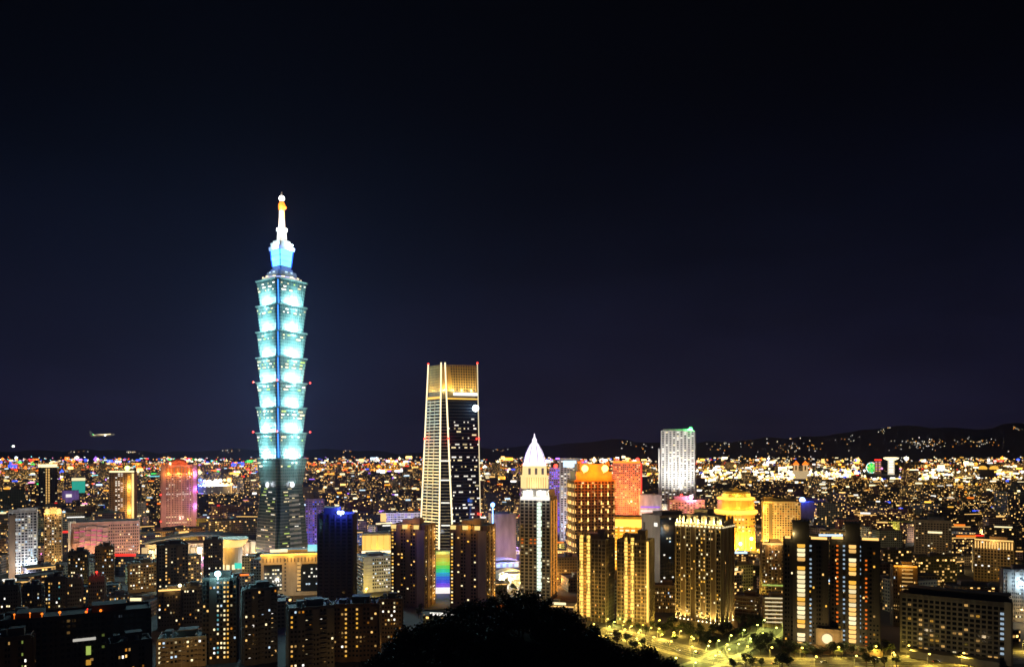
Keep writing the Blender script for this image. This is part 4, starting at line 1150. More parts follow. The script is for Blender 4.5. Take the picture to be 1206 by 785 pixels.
def stepped_pink():
    Y = 1000.0
    t = Tower('stepped_pink_building', 'wide pink building of staggered terraces edged with magenta light, orange lamps at its foot', 'building', 82, 166, 615, Y, rot=-4, dr=0.5, ybot=655)
    t.wall(M['pink'], 10, 5, 4.2, 0.0, 0.5, h=t.h)
    t.grid(t.F, 14, mix(0.14, *LITW), u0=t.w * 0.55)
    rng = random.Random(5)
    n = 6
    for i in range(n):
        for j in range(4):
            u = t.F.w * (0.06 + 0.082 * i); z = t.h - 7 - j * 6 - abs(i - 2.5) * 1.2
            if z < 4: continue
            dpt = 3 + 2.6 * j + (i % 2) * 1.6
            q = MB(); q.fbox(t.F, u, u + t.F.w * 0.078, max(1, z - 3), z + 3.2, 0.05, dpt); t.part('terrace_block', q, M['pink'])
            if rng.random() < 0.75:
                q = MB(); q.fbox(t.F, u + 0.3, u + t.F.w * 0.074, z - 2.2, z - 1.2, dpt, dpt + 0.35); t.part('terrace_light', q, emis('magenta_%d%d' % (i, j), (1.0, 0.12, 0.35), 0.9))
    q = MB(); q.fbox(t.F, -1.2, 1.2, 0, t.h + 3, 0, 9); q.fbox(t.F, 1.25, 7, t.h + 0.3, t.h + 3, 0, 2); t.part('white_frame', q, M['white'])
    for u in (0.08, 0.2, 0.33, 0.46): lamp(t.root, t.F.p(t.F.w * u, 4, 26), (1.0, 0.62, 0.25), 22000, 1)
    for i in range(11):
        q = MB(); p = t.F.p(t.F.w * (0.02 + 0.05 * i), 5.5 + (i % 3), 22 + (i * 5) % 7); q.ball(p, 1.5); q.tube((p.x, p.y, 0), p, 0.2); t.part('forecourt_lamp', q, em('warm' if i % 3 else 'pale', 4))
    t.flood((1.0, 0.6, 0.5), 200000, 60, 12); t.flood((1.0, 0.55, 0.4), 100000, 60, 12, du=0.35); t.close()
stepped_pink()

def arena():
    Y = 1060.0
    x0, x1 = wx(166, Y), wx(292, Y)
    cx = (x0 + x1) / 2; L = x1 - x0
    root = thing('vaulted_hall', 'long hall with a low dark vaulted roof and a front of glowing boxes', 'hall', (cx, Y + 30, 0), R(12))
    HEROES.append((164, 292, 655, Y, cx, Y + 30, 75))
    b = MB()
    n = 14
    prof = lambda k: 22 + 10 * math.sin(math.pi * min(1, max(0, k)))
    for i in range(n):
        xa, xb = -L / 2 + L * i / n, -L / 2 + L * (i + 1) / n
        za, zb = prof(i / n), prof((i + 1) / n)
        b.loft([[Vector((xa, -26, za - 2)), Vector((xb, -26, zb - 2)), Vector((xb, 26, zb - 2)), Vector((xa, 26, za - 2))], [Vector((xa, -26, za)), Vector((xb, -26, zb)), Vector((xb, 26, zb)), Vector((xa, 26, za))]], 0)
    b.build('vault_roof', M['roof'], root)
    b = MB(); b.box(0, 2, 0, L * 0.97, 44, 19.5); b.build('hall_wall', M['beige'], root)
    rng = random.Random(11)
    for i in range(17):
        u = -L * 0.48 + L * 0.96 * i / 16; h = rng.uniform(7, 17); w = rng.uniform(5, 9)
        q = MB(); q.box(u, -23.5, rng.choice((0, 4, 6)), w, rng.uniform(3, 7), h); 
        key = rng.random()
        q.build('front_box', M['pale'] if key < .55 else emis('front_glow%d' % i, rng.choice([(1.0, .68, .3), (1.0, .8, .55), (1.0, .6, .3)]), rng.uniform(.5, 1.2)), root)
    for k in range(7): lamp(root, (-L * 0.42 + L * 0.14 * k, -38, 9), (1.0, 0.72, 0.42), 22000, 1.5)
arena()

def bowl_roof():
    Y = 960.0; x = wx(273, Y)
    root = thing('bowl_roofed_pavilion', 'round pavilion with a glowing golden bowl-shaped roof, at the foot of the pagoda skyscraper', 'pavilion', (x, Y, 0), 0)
    HEROES.append((253, 293, 645, Y, x, Y, 24))
    z = lambda py: wz(py, Y)
    b = MB(); b.lathe(0, 0, [(13, 0), (13, z(643))], 20); b.build('drum_wall', M['pale'], root)
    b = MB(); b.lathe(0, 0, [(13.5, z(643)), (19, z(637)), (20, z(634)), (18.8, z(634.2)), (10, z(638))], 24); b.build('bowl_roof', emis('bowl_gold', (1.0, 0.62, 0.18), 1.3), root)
    b = MB(); b.lathe(0, 0, [(20.2, z(634.2)), (20.2, z(633))], 24); b.build('rim', M['trim'], root)
    for a in range(5): q = MB(); an = R(-150 + 30 * a); q.box(math.cos(an) * 13.1, math.sin(an) * 13.1, 1, 4, 0.5, 6, an + R(90)); q.build('shop_window', em('pale', 1.4), root)
    lamp(root, (0, -26, z(640)), COL['gold'], 20000, 1); lamp(root, (-20, -16, 8), COL['warm'], 20000, 1)
    b = MB(); b.box(14, -16, 3, 9, 0.8, 7); b.build('green_screen', em('teal', 1.0), root)
bowl_roof()

# glass office with lit roof edge at the foot of the skyscraper
def cut_office():
    Y = 780.0
    t = Tower('glass_fronted_office', 'office with two glass fronts either side of a pale concrete pier, glowing roof edge', 'office', 307, 378, 654, Y, rot=-4, dr=0.5, ybot=705)
    t.wall(M['beige'], 9, 5, 3.9, 0.0, 0.0)
    t.strip(t.F, t.F.w * 0.05, t.F.w * 0.36, 6, t.h - 9, GL, 0.3, 'glass_front')
    b = MB(); F = t.F; P = F.p                                                  # right front, its top edge cut on a slant
    a, c, d_ = F.w * 0.60, F.w * 0.985, 0.35
    b.loft([[P(a, 4, d_), P(c, 4, d_), P(c, 4, 0.02), P(a, 4, 0.02)], [P(a + F.w * 0.10, t.h - 9, d_), P(c, t.h - 9, d_), P(c, t.h - 9, 0.02), P(a + F.w * 0.1, t.h - 9, 0.02)]], 0)
    t.part('glass_front', b, GL)
    t.grid(t.F, 7, lambda i, j, rows, rng: rng.choice([em('white', 1.4), em('pale', 1.2)]) if rng.random() < (.6 if j > rows * .35 else .25) else None, storey=3.9, z0=6, z1=t.h - 9, u0=t.F.w * .06, u1=t.F.w * .36, d=0.45, fw=0.85, fh=0.5)
    t.grid(t.F, 6, lambda i, j, rows, rng: rng.choice([em('white', 1.2), em('cool', 1.0)]) if rng.random() < .3 else None, storey=3.9, z0=6, z1=t.h - 9, u0=t.F.w * .72, u1=t.F.w * .98, d=0.5, fw=0.8)
    for j in range(8): t.strip(t.F, t.F.w * 0.62, t.F.w * 0.68, 5 + j * 3.9, 7.5 + j * 3.9, em('warm', 0.7), 0.5, 'stair_window', 0.36)
    for j in range(9): t.strip(t.F, t.F.w * 0.40, t.F.w * 0.43, 5 + j * 3.9, 7.2 + j * 3.9, M['dark'], 0.3, 'slot_window')
    for i in range(16): t.strip(t.F, t.F.w * (0.03 + 0.06 * i), t.F.w * (0.045 + 0.06 * i), t.h - 6.5, t.h - 2, M['dark'], 0.3, 'slot_window')
    t.strip(t.F, -0.5, t.F.w + 0.5, t.h + 0.3, t.h + 2.2, em('gold', 2.0), 1.6, 'roof_edge_light'); t.strip(t.Rt, 0, t.Rt.w, t.h + 0.3, t.h + 2.0, em('gold', 1.4), 0.9, 'roof_edge_light')
    for u in (0.15, 0.5, 0.85): lamp(t.root, t.F.p(t.F.w * u, t.h + 2, 7), COL['gold'], 9000, 1)
    t.roof_box(0.1, 0.1, 0.6, 0.5, 4.5, M['beige'])
    t.strip(t.F, t.F.w * 0.15, t.F.w * 0.45, t.h + 3.5, t.h + 6.5, em('pale', 1.4), -3.0, 'penthouse_light', -4.0)
    t.strip(t.F, t.F.w * 0.80, t.F.w * 0.98, t.h + 3.5, t.h + 10.5, em('cyan', 0.9), -3.0, 'roof_screen', -4.0)
    t.flood((1.0, 0.75, 0.45), 90000, 50, 9); t.close()
cut_office()

# dark tower with blue lamp
t = Tower('blue_lamped_tower', 'unlit black tower with a brilliant blue lamp on its roof', 'tower', 374, 420, 606, 700, rot=-10, dr=0.7, ybot=712)
t.wall(M['dark'], 6, 4, 3.4, 0.8, 0.25, pw=1.2); t.grid(t.F, 6, lambda i, j, rows, rng: 'dark'); 
t.roof_box(-0.15, 0.0, 0.4, 0.7, 6, M['dark'])
b = MB(); c = t.F.p(t.F.w * 0.66, t.h + 2.2, 0.8); b.ball(c + Vector((-1.6, 0, 0)), 1.8); b.ball(c + Vector((1.6, 0, 0)), 1.8); b.tube(c, c - Vector((0, 0, 3)), 0.4); t.part('roof_lamp', b, emis('roof_lamp_blue', (0.25, 0.35, 1.0), 9))
lamp(t.root, c + Vector((0, -4, 2)), (0.03, 0.06, 1.0), 30000, 1); lamp(t.root, c + Vector((3, 14, 5)), (0.03, 0.06, 1.0), 50000, 1)
t.flood('warm', 4200, 50, 10); t.close()

t = Tower('violet_lit_facade', 'tall narrow block washed in blue and violet light, between pagoda skyscraper and black tower', 'building', 360, 382, 588, 1130, rot=-6, dr=0.7, ybot=640)
t.wall(M['purple'], 6, 4, 3.5, 0.4, 0.3); t.grid(t.F, 8, mix(0.4, (em('violet', 1.4), 3), (em('blue', 1.6), 3), (em('pink', 0.9), 1), (em('white', 1.4), 1)))
t.flood((.18, .10, 1.0), 180000, 50, 14); t.close(90)

# yellow glowing band building and pale office
t = Tower('yellow_fronted_hall', 'flat hall whose whole upper front glows yellow, right of the black tower', 'hall', 426, 463, 629, 930, rot=-2, dr=0.6, ybot=650)
t.wall(M['concrete'], 6, 4, 4.5, 0, 0.3); t.strip(t.F, 0.5, t.F.w - 0.5, t.h - 19, t.h - 1, emis('front_yellow', (1.0, 0.60, 0.12), 1.15), 0.6, 'glowing_front')
for k in range(5): t.strip(t.F, t.F.w * (0.2 * k + 0.1), t.F.w * (0.2 * k + 0.1) + 0.5, t.h - 19, t.h - 1, M['gold'], 1.1, 'mullion')
t.strip(t.F, 0, t.F.w, t.h - 22.5, t.h - 20, em('pale', 2.0), 3.5, 'canopy_light'); lamp(t.root, t.F.p(t.F.w / 2, t.h - 24, 12), COL['gold'], 60000, 1)
t.close()
t = Tower('pale_blue_office', 'pale blue-white office block of plain window bands, below the yellow-fronted hall', 'office', 419, 462, 656, 800, rot=16, dr=0.9, ybot=700)
t.wall(M['white'], 6, 5, 3.7, 0.0, 0.5); t.grid(t.F, 9, mix(0.25, *LITC), u0=t.w * 0.3); t.grid(t.L, 6, mix(0.08, *LITC), fw=0.75)
t.roof_box(0, 0, 0.5, 0.5, 3, M['stone']); t.flood((0.75, 0.85, 1.0), 60000, 50, 14, F=t.L); t.flood((0.8, 0.85, 0.9), 30000, 50, 14); t.close()
t = Tower('violet_lit_low_office', 'low broad white office lit violet with a yellow corner, beside the tapering tower', 'office', 448, 497, 604, 1350, rot=-3, dr=0.6, ybot=618)
t.wall(M['white'], 10, 6, 4, 0.2, 0.6); t.grid(t.F, 12, mix(0.4, (em('blue', 0.6), 2), (em('violet', .8), 2), (em('white', 1), 1)), fw=0.85)
t.strip(t.F, 0.2, t.F.w * 0.14, 10, t.h, em('warm', 1.3), 0.8, 'lit_corner'); t.flood((0.65, 0.6, 1.0), 500000, 60, 14); t.close()

# two apartment towers with lit edge windows either side of the rainbow screen
def spotted_tower(label, pl, pr, pt, Y, rot, ybot):
    t = Tower('edge_lit_apartment_tower', label, 'tower', pl, pr, pt, Y, rot=rot, dr=0.7, ybot=ybot, group='pair of dark towers with lit corner windows')
    t.wall(M['brown'], 7, 5, 3.3, 0.5, 0.3, bump=0.6)
    G = [em('gold', 2.0), em('warm', 1.8), em('pale', 1.8), em('gold', 0.7)]
    def pk(i, j, rows, rng):
        if i in (0, 10): return rng.choice(G) if rng.random() < (.9 if i == 0 else .5) else 'dark'
        if i in (9,) : return rng.choice(G) if rng.random() < .5 else 'dark'
        return rng.choice(G) if rng.random() < 0.09 else 'dark'
    t.grid(t.F, 11, pk, z1=t.h - 3)
    S = t.Rt if rot < 0 else t.L
    t.grid(S, 6, lambda i, j, rows, rng: rng.choice(G) if (i == 5 and rng.random() < .9) or rng.random() < .14 else 'dark')
    for i in range(6):
        if i % 2 == 0 or rot > 0: t.strip(t.F, t.F.w * i / 6 + 0.4, t.F.w * (i + 1) / 6 - 0.4, t.h - 3.2, t.h + 0.6, emis('cornice_glow_%d_%d' % (pl, i), (1.0, .70, .22), 1.1), 0.9, 'cornice_light')
    b = MB(); b.box(0, 0, t.h + 1.2, t.w * .5, t.d * .5, 4); b.box(t.w * .2, -t.d * .2, t.h + 1.2, t.w * .2, t.d * .3, 6); t.part('penthouse', b, M['brown'])
    b = MB(); b.fbox(t.F, t.F.w * .78, t.F.w - .1, 0, t.h - 4, 0.6, 1.8); t.part('corner_bay', b, M['beige'])
    for z in (10, 40, 70): lamp(t.root, S.p(S.w * .9, z, 6), COL['gold'], 5000, .5)
    lamp(t.root, t.F.p(t.F.w * .5, t.h + 1, 5), COL['gold'], 5000, .5)
    t.flood('warm', 3500, 45, 14); t.close()
spotted_tower('dark apartment tower with lit corner windows, between yellow-fronted hall and rainbow screen', 460, 513, 619, 720, -24, 722)
spotted_tower('dark apartment tower with lit corner windows, between rainbow screen and pale flat block', 530, 584, 620, 715, -20, 715)

def rainbow():
    Y = 800.0
    t = Tower('rainbow_lit_screen', 'narrow building front lit in rainbow bands, between two dark apartment towers', 'building', 512, 531, 650, Y, rot=0, dr=0.8, ybot=716)
    t.wall(M['white'], 3, 3, 3.5, 0.0, 0.0)
    cols = [(.25, .08, 1.0), (.05, .1, 1.0), (.03, .2, 1.0), (.02, .5, .8), (.03, .9, .25), (.2, 1.0, .08), (.7, .95, .05), (1.0, .75, .05), (1.0, .6, .08)]
    n = 18
    for i in range(n):
        z = 6 + (t.h - 8) * i / n; c = cols[min(8, i // 2)]
        t.strip(t.F, t.F.w * 0.08, t.F.w * 0.92, z, z + 1.7, emis('rainbow_%d' % i, c, 0.6), 0.6, 'light_band')
    for z, c in ((9, (.2, .1, 1)), (22, (.03, .4, 1)), (33, (.05, 1, .2)), (44, (1, .8, .1))): lamp(t.root, t.F.p(t.F.w / 2, z, 8), c, 4000, 1)
    b = MB(); b.fbox(t.F, 0, t.F.w, 0, 5, 0.05, 6); t.part('entrance', b, emis('entrance_glow', (1, .9, .85), 1.1)); t.close()
rainbow()
t = Tower('pale_flat_block', 'plain pale block with a blank side and lit forecourt, right of the tapering tower', 'building', 575, 608, 606, 1000, rot=20, dr=0.8, ybot=640)
t.wall(M['beige'], 4, 4, 4, 0, 0); t.roof_box(0, 0, .5, .5, 3, M['stone']); t.flood((1.0, .7, .6), 26000, 50, 12); t.flood((1.0, .8, .7), 30000, 50, 12, F=t.L)
q = MB(); q.ball(t.F.p(-4, t.h + 14, 4), 3.0); q.tube(t.F.p(-4, t.h - 20, 4), t.F.p(-4, t.h + 11, 4), .5); t.part('mast_light', q, emis('mast_blue', (.12, .3, 1.0), 10)); lamp(t.root, t.F.p(-4, t.h + 14, 14), (.05, .15, 1), 8000, 2); t.close()

# foreground apartment towers, lower left
def apartment(label, pl, pr, pt, Y, rot, m, bays, litp, ybot=790, litm=LITW, balc=None, cols=(), top=None, fl=6000, name='apartment_block', group=None, fcol='warm'):
    t = Tower(name, label, 'building', pl, pr, pt, Y, rot=rot, dr=0.7, ybot=ybot, group=group)
    t.wall(m, bays, max(3, bays - 2), 3.3, 0.5, 0.3, M['trim'] if m in (M['beige'],) else m, bump=1.0)
    pick0 = mix(litp * 1.7 + .02, *litm)
    cd = dict(cols)
    def pk(i, j, rows, rng):
        if i in cd: return rng.choice(cd[i]) if rng.random() < .82 else 'dark'
        return pick0(i, j, rows, rng)
    t.grid(t.F, bays * 2, pk); t.grid(t.Rt if rot < 0 else t.L, bays, mix(litp * .5, *litm))
    if balc:
        n = int((t.h - 6) / 3.3)
        for u in balc:
            for j in range(n):
                q = MB(); z = 4 + j * 3.3; c = t.F.p(t.F.w * u, z, 0); r = t.F.w * 0.11
                ring = lambda zz, rr: [Vector((c.x + rr * math.cos(R(a)), c.y + 0.02 + rr * .6 * math.sin(R(a)), zz)) for a in (180, 216, 252, 288, 324, 360)]
                q.loft([ring(z, r), ring(z + 1.1, r)]); t.part('balcony', q, m if m is not M['dark'] else M['stone'])
    t.roof_box(0.1, 0.1, 0.4, 0.45, 4, m); rr = random.Random(int(pl * 7 + pt))
    for k in range(rr.choice((2, 3, 4))):
        b = MB(); x, y = rr.uniform(-.42, .42) * t.w, rr.uniform(-.4, .0) * t.d; b.lathe(x, y, [(1.0, t.h + .02), (1.0, t.h + 2.4), (.3, t.h + 2.9)], 10); t.part('water_tank', b, M['metal'])
    t.roof_box(rr.uniform(-.35, -.2), rr.uniform(-.3, .3), .16, .3, rr.uniform(2.2, 3.4), M['stone'], 'roof_shed')
    for k in range(2):
        b = MB(); x, y = rr.uniform(-.4, .4) * t.w, rr.uniform(-.3, .3) * t.d; b.tube((x, y, t.h), (x, y, t.h + rr.uniform(5, 8)), .12, .06); b.tube((x - .9, y, t.h + 4.6), (x + .9, y, t.h + 4.6), .06); t.part('aerial', b, M['black'])
    if fl: t.flood(fcol, fl, 40, 7)
    if top: top(t)
    t.close()
    return t
W_, B_, G_ = [em('pale', 1.3), em('warm', 1.4)], [em('cool', .7), em('cyan', .35)], [em('gold', .9), em('warm', .9)]
apartment('yellowish balconied block at the bottom edge, beside the black slab', 185, 246, 752, 520, -6, M['beige'], 6, .10, balc=(.15, .5, .85), fl=26000, cols=((0, W_),))
def star(t):
    q = MB(); p = t.F.p(t.F.w * .45, t.h + 4.0, .5); q.ball(p, 2.1); q.tube(p - Vector((0, 0, 4)), p, .3); t.part('roof_lamp', q, emis('star_lamp', (.5, .95, 1), 10)); lamp(t.root, p + Vector((0, -3, 1)), (.4, .9, 1.0), 16000, 1)
apartment('tower with a cyan star-bright roof lamp above warm and blue window columns', 238, 282, 682, 530, -8, M['dark'], 5, .06, cols=((4, W_ + B_), (6, W_ + W_), (7, G_)), top=star, fl=3500)
apartment('dim grey tower with rounded balconies, right beside the cyan star-lamped tower', 283, 326, 694, 528, 10, M['stone'], 5, .05, balc=(.2, .55, .85), fl=6500)
apartment('grey tower with two stacks of curved balconies, before the black blue-lamped tower', 336, 393, 716, 512, 8, M['stone'], 6, .06, balc=(.45, .75), fl=6500, cols=((0, G_ + ['dark', 'dark']),))
apartment('brown block with two golden lit stair columns, beside the wooded knoll', 392, 448, 712, 535, -6, M['brown'], 6, .03, cols=((3, G_), (6, G_)), fl=7000)
apartment('small violet-lit block with a row of pale roof lights, against the wooded knoll', 446, 474, 706, 590, -4, M['brown'], 4, .15, fl=14000, fcol='warm')
apartment('dark tower with a dotted column of small windows, below the vaulted hall', 184, 221, 642, 740, 6, M['dark'], 5, .05, cols=((2, W_), (6, [em('warm', .5), 'dark'])), ybot=695, fl=3000)
apartment('dark plain tower with a few lit windows at its head, beside the vaulted hall', 240, 262, 636, 830, -6, M['dark'], 4, .10, ybot=672, fl=4500)
apartment('beige shop block with flat bright roof light, in front of the stepped pink building', 150, 184, 664, 800, 6, M['beige'], 5, .25, ybot=700, fl=30000)
def ringroof(t):
    t.strip(t.F, .2, t.F.w - .2, t.h + 1.3, t.h + 2.6, em('warm', 1.6), .8, 'terrace_light'); q = MB(); q.ball(t.F.p(t.F.w * .95, t.h + 5, -1), 1.5); t.part('terrace_lamp', q, em('pale', 4)); lamp(t.root, t.F.p(t.F.w * .6, t.h + 4, 3), COL['warm'], 3500, .5)
apartment('dark block with a glowing curved roof terrace, under the dotted dark tower', 186, 214, 697, 630, -4, M['dark'], 4, .06, top=ringroof, fl=2500)
apartment('dark grey plain tower between the roof-terrace block and the star-lamped tower', 213, 240, 692, 640, -6, M['stone'], 4, .04, fl=1600)
apartment('shadowy tower with two columns of blue and amber windows, in the dark lower left', 53, 79, 680, 640, -8, M['dark'], 4, .05, cols=((1, B_ + G_), (5, B_ + W_)), fl=1200, ybot=722)
apartment('shadowy round-cornered tower with few lights, right of the blue-windowed tower', 79, 97, 682, 650, -6, M['stone'], 4, .03, fl=2200, ybot=720)
apartment('shadowy grey tower under a red roof lamp, second from the blue-windowed tower', 104, 124, 680, 660, -6, M['stone'], 4, .03, fl=2200, ybot=720, top=lambda t: roof_ball(t, (0, -t.d * .4, t.h + 5), .8, 'red', 4, 900))
apartment('low pale block with lit lower storeys, right edge of the shadowy towers', 124, 152, 702, 640, 6, M['concrete'], 5, .3, fl=2600, ybot=722)
apartment('shadowy slab with sparse lights, at the far left under the white slab', -8, 24, 690, 640, -10, M['dark'], 5, .06, fl=1200, ybot=722)
apartment('unlit brown tower, between the shadowy slab and the blue-windowed tower', 26, 52, 690, 660, -10, M['dark'], 4, .03, fl=1500, ybot=722)
apartment('dark tower with yellow and white windows, before the stepped pink building', 80, 104, 650, 760, -6, M['dark'], 4, .2, fl=2500, ybot=690)
apartment('dark beige tower with lit stair, right of the orange lamps', 112, 134, 644, 800, -4, M['brown'], 4, .16, fl=6000, ybot=690)

# long black slab at the bottom left
def black_slab():
    Y = 430.0
    t = Tower('black_roofed_slab', 'long unlit slab filling the bottom left, one bright window band and red roof lamps', 'building', -30, 184, 727, Y, rot=-3, dr=0.25, ybot=790)
    t.wall(M['dark'], 22, 5, 3.4, .4, .3); t.grid(t.F, 30, lambda i, j, rows, rng: rng.choice([em('lime', .10), em('warm', .12), em('cool', .06), em('warm', .3)]) if rng.random() < .05 else 'dark', z0=20)
    t.flood('warm', 1500, 60, 40)
    F = t.F; U = lambda px: F.w * (px + 30) / 214.0
    for px0, px1, py0, py1, key, k in ((86, 114, 750, 753, 'white', .5), (102, 108, 760, 770, 'lime', .5), (102, 108, 776, 782, 'gold', .5), (24, 27, 765, 773, 'lime', .25), (24, 27, 781, 785, 'lime', .2)):
        t.strip(F, U(px0), U(px1), wz(py1, Y + 8), wz(py0, Y + 8), em(key, k), .7, 'lit_window')
    for px, r in ((17, .7), (35, .6), (49, .9), (70, 1.0), (102, .9), (103.5, .6), (120, 1.0)):
        q = MB(); p = F.p(U(px), t.h + 1.8 + (px % 3), -1.0); q.ball(p, r * .75); q.tube(p - Vector((0, 0, 2.6)), p, .12); t.part('roof_lamp', q, em('orange' if px != 103.5 else 'red', 2.0))
    t.roof_box(-.2, 0, .15, .6, 3.0, M['dark']); t.roof_box(.25, 0, .2, .6, 4.0, M['dark'], 'stair_hut')
    for k in range(4): t.roof_box(-.42 + .06 * k, 0.1, .02, .2, 2.2, M['stone'], 'water_tank')
    t.close()
black_slab()
apartment('dim brown block with a few faint windows, standing before the black slab', -12, 40, 752, 400, -8, M['brown'], 6, .05, fl=1500, cols=((9, [em('lime', .25), 'dark']),))
apartment('dim grey block with a water tank roof, before the right end of the black slab', 126, 178, 757, 400, 6, M['stone'], 6, .06, fl=1300, cols=((2, [em('warm', .35), 'dark']),))
# ------------------------------------------------------------------ 5. streets, trees and the lit road at the lower right
def ribbon(name, pts, w, z, m, side=0.0, kerb=None):
    b = MB(); P = [Vector((x, y, 0)) for x, y in pts]; L = []
    for i, p in enumerate(P):
        d = (P[min(i + 1, len(P) - 1)] - P[max(i - 1, 0)]).normalized(); n = Vector((-d.y, d.x, 0)); L.append((p + n * (side - w / 2), p + n * (side + w / 2)))
    for (a, c), (d, e) in zip(L[:-1], L[1:]):
        if kerb: b.loft([[Vector((q.x, q.y, 0.0)) for q in (a, d, e, c)], [Vector((q.x, q.y, kerb)) for q in (a, d, e, c)]], 0)
        else: b.quad(*[Vector((q.x, q.y, z)) for q in (a, d, e, c)])
    return tag(b.build(name, m), kind='structure')
def curve(pts, n=10):
    out = []
    for i in range(len(pts) - 1):
        p0, p1, p2, p3 = [Vector(pts[max(0, min(len(pts) - 1, i + k))]) for k in (-1, 0, 1, 2)]
        for j in range(n):
            t = j / n
            out.append(tuple(0.5 * ((2 * p1) + (p2 - p0) * t + (2 * p0 - 5 * p1 + 4 * p2 - p3) * t * t + (3 * p1 - p0 - 3 * p2 + p3) * t ** 3)))
    out.append(tuple(pts[-1])); return out
G = lambda px, py: (wx(px, ground_y(py)), ground_y(py))
avenue = curve([G(700, 742), G(745, 750), G(790, 762), G(850, 776), G(930, 781), G(1040, 779), G(1140, 776), G(1260, 770)])
branch = curve([G(800, 792), G(835, 779), G(856, 768), G(880, 757), G(905, 746), G(912, 735), G(905, 722)])
ribbon('road', avenue, 20, 0.008, M['asphalt']); ribbon('road', branch, 13, 0.004, M['asphalt'])
for sd in (-13, 13): ribbon('pavement', avenue, 5, 0, M['paving'], sd, 0.14 + 0.01 * (sd > 0))
for sd in (-9, 9): ribbon('pavement', branch, 4, 0, M['paving'], sd, 0.12 + 0.008 * (sd > 0))
for sd in (-9.2, 9.2, 0.0): ribbon('road_markings', avenue, 0.35, 0.012, M['paint'], sd)
b = MB()
for i in range(0, len(avenue) - 1, 2):
    for sd in (-4.6, 4.6):
        a, c = Vector(avenue[i] + (0,)), Vector(avenue[i + 1] + (0,)); d = (c - a).normalized(); n = Vector((-d.y, d.x, 0)); a += n * sd; c = a + d * 4
        b.quad(*[Vector((q.x, q.y, 0.0125)) for q in (a - n * .15, c - n * .15, c + n * .15, a + n * .15)])
tag(b.build('lane_markings', M['paint']), kind='structure')

LAMPCOL = dict(yellow=(1.0, 0.68, 0.10), green=(0.85, 0.90, 0.18), warm=(1.0, 0.66, 0.25), white=(1.0, 0.92, 0.78), blue=(0.15, 0.25, 1.0), violet=(0.5, 0.25, 1.0), orange=(1.0, 0.38, 0.06), cool=(0.7, 0.88, 1.0), magenta=(1.0, 0.2, 0.6))
LAMPMESH = {}
def street_lamp(x, y, h, r, key, k, power, label, group, off=None, rot=0.0):
    root = thing('street_lamp', label, 'street lamp', (x, y, 0), rot, group)
    mk = (round(h, 1), round(r, 1), key, k)
    if mk not in LAMPMESH:
        b = MB(); b.tube((0, 0, 0), (0, 0, h), 0.16, 0.09, 6); b.tube((0, 0, h), (1.2, -0.8, h + 0.3), 0.08, 0.06, 5)
        p = b.build('post', M['metal'], root)
        b = MB(); b.ball((1.2, -0.8, h + 0.3 - r * 0.4), r, sz=0.7, n=8, k=4); q = b.build('lamp_head', emis('lamp_%s_%g' % (key, k), LAMPCOL[key], k) if ('lamp_%s_%g' % (key, k)) not in bpy.data.materials else bpy.data.materials['lamp_%s_%g' % (key, k)], root)
        LAMPMESH[mk] = (p.data, q.data)
    else:
        for nm, me in zip(('post', 'lamp_head'), LAMPMESH[mk]):
            o = bpy.data.objects.new(nm, me); C.objects.link(o); o.parent = root
    if power and label.startswith('mast'): lamp(root, (1.2, -0.8, h - r - 0.4), LAMPCOL[key], power * 1.4, 0.5, 'SPOT', (1.2, -0.8, 0), 150, 0.5)
    elif power: lamp(root, (1.2, -0.8, h - r - 0.4), LAMPCOL[key], power, 0.5)
    return root
rl = random.Random(21)
def near(P, i, sd):
    a, c = Vector(P[i] + (0,)), Vector(P[min(i + 1, len(P) - 1)] + (0,)); d = (c - a).normalized(); return a + Vector((-d.y, d.x, 0)) * sd
for i in range(2, len(avenue) - 1, 4):
    for sd in (-11.6, 11.6):
        p = near(avenue, i, sd)
        if abs(p.x) < p.y * 0.75: street_lamp(p.x, p.y, 8.5, 0.75, 'yellow', 8, 10000, 'mast street lamp with a yellow head along the tree-lined avenue', 'street lamps along the avenue')
for i in range(2, len(branch) - 1, 6):
    for sd in (-7.8, 7.8):
        p = near(branch, i, sd); street_lamp(p.x, p.y, 8.0, 0.75, 'green', 8, 8000, 'mast street lamp with a greenish head on the side road', 'street lamps along the side road')
for px, py in ((742, 742), (752, 747), (765, 744), (778, 752), (748, 757), (722, 737), (716, 728), (775, 735), (800, 748), (815, 757), (950, 762), (975, 768), (1010, 766), (940, 752), (1032, 770), (1050, 774)):
    x, y = G(px, py); street_lamp(x, y, 4.0, 0.65, 'yellow' if rl.random() < .7 else 'green', 8, 5200, 'low globe lamp under the trees by the striped and spine-lit towers', 'globe lamps in the street garden')

# trees
def crown_mesh(name, r, h, nleaf, leaf, seed, m):
    rng = random.Random(seed); b = MB()
    lobes = [(Vector((rng.uniform(-.5, .5) * r, rng.uniform(-.5, .5) * r, rng.uniform(.25, .9) * h)), rng.uniform(.38, .62) * r) for _ in range(9)]
    for _ in range(nleaf):
        c, rr = rng.choice(lobes)
        d = Vector((rng.gauss(0, 1), rng.gauss(0, 1), rng.gauss(0, 1))).normalized() * rr * (rng.random() ** 0.4)
        d.z *= .8
        p = c + d
        x = Vector((rng.gauss(0, 1), rng.gauss(0, 1), rng.gauss(0, .6))).normalized(); y = x.cross(Vector((rng.gauss(0, 1), rng.gauss(0, 1), rng.gauss(0, 1)))).normalized()
        s = leaf * rng.uniform(.6, 1.3)
        b.quad(p - x * s, p - y * s * .55, p + x * s, p + y * s * .55)
    me = bpy.data.meshes.new(name); me.from_pydata(b.v, [], b.f); me.materials.append(m); me.update(); return me
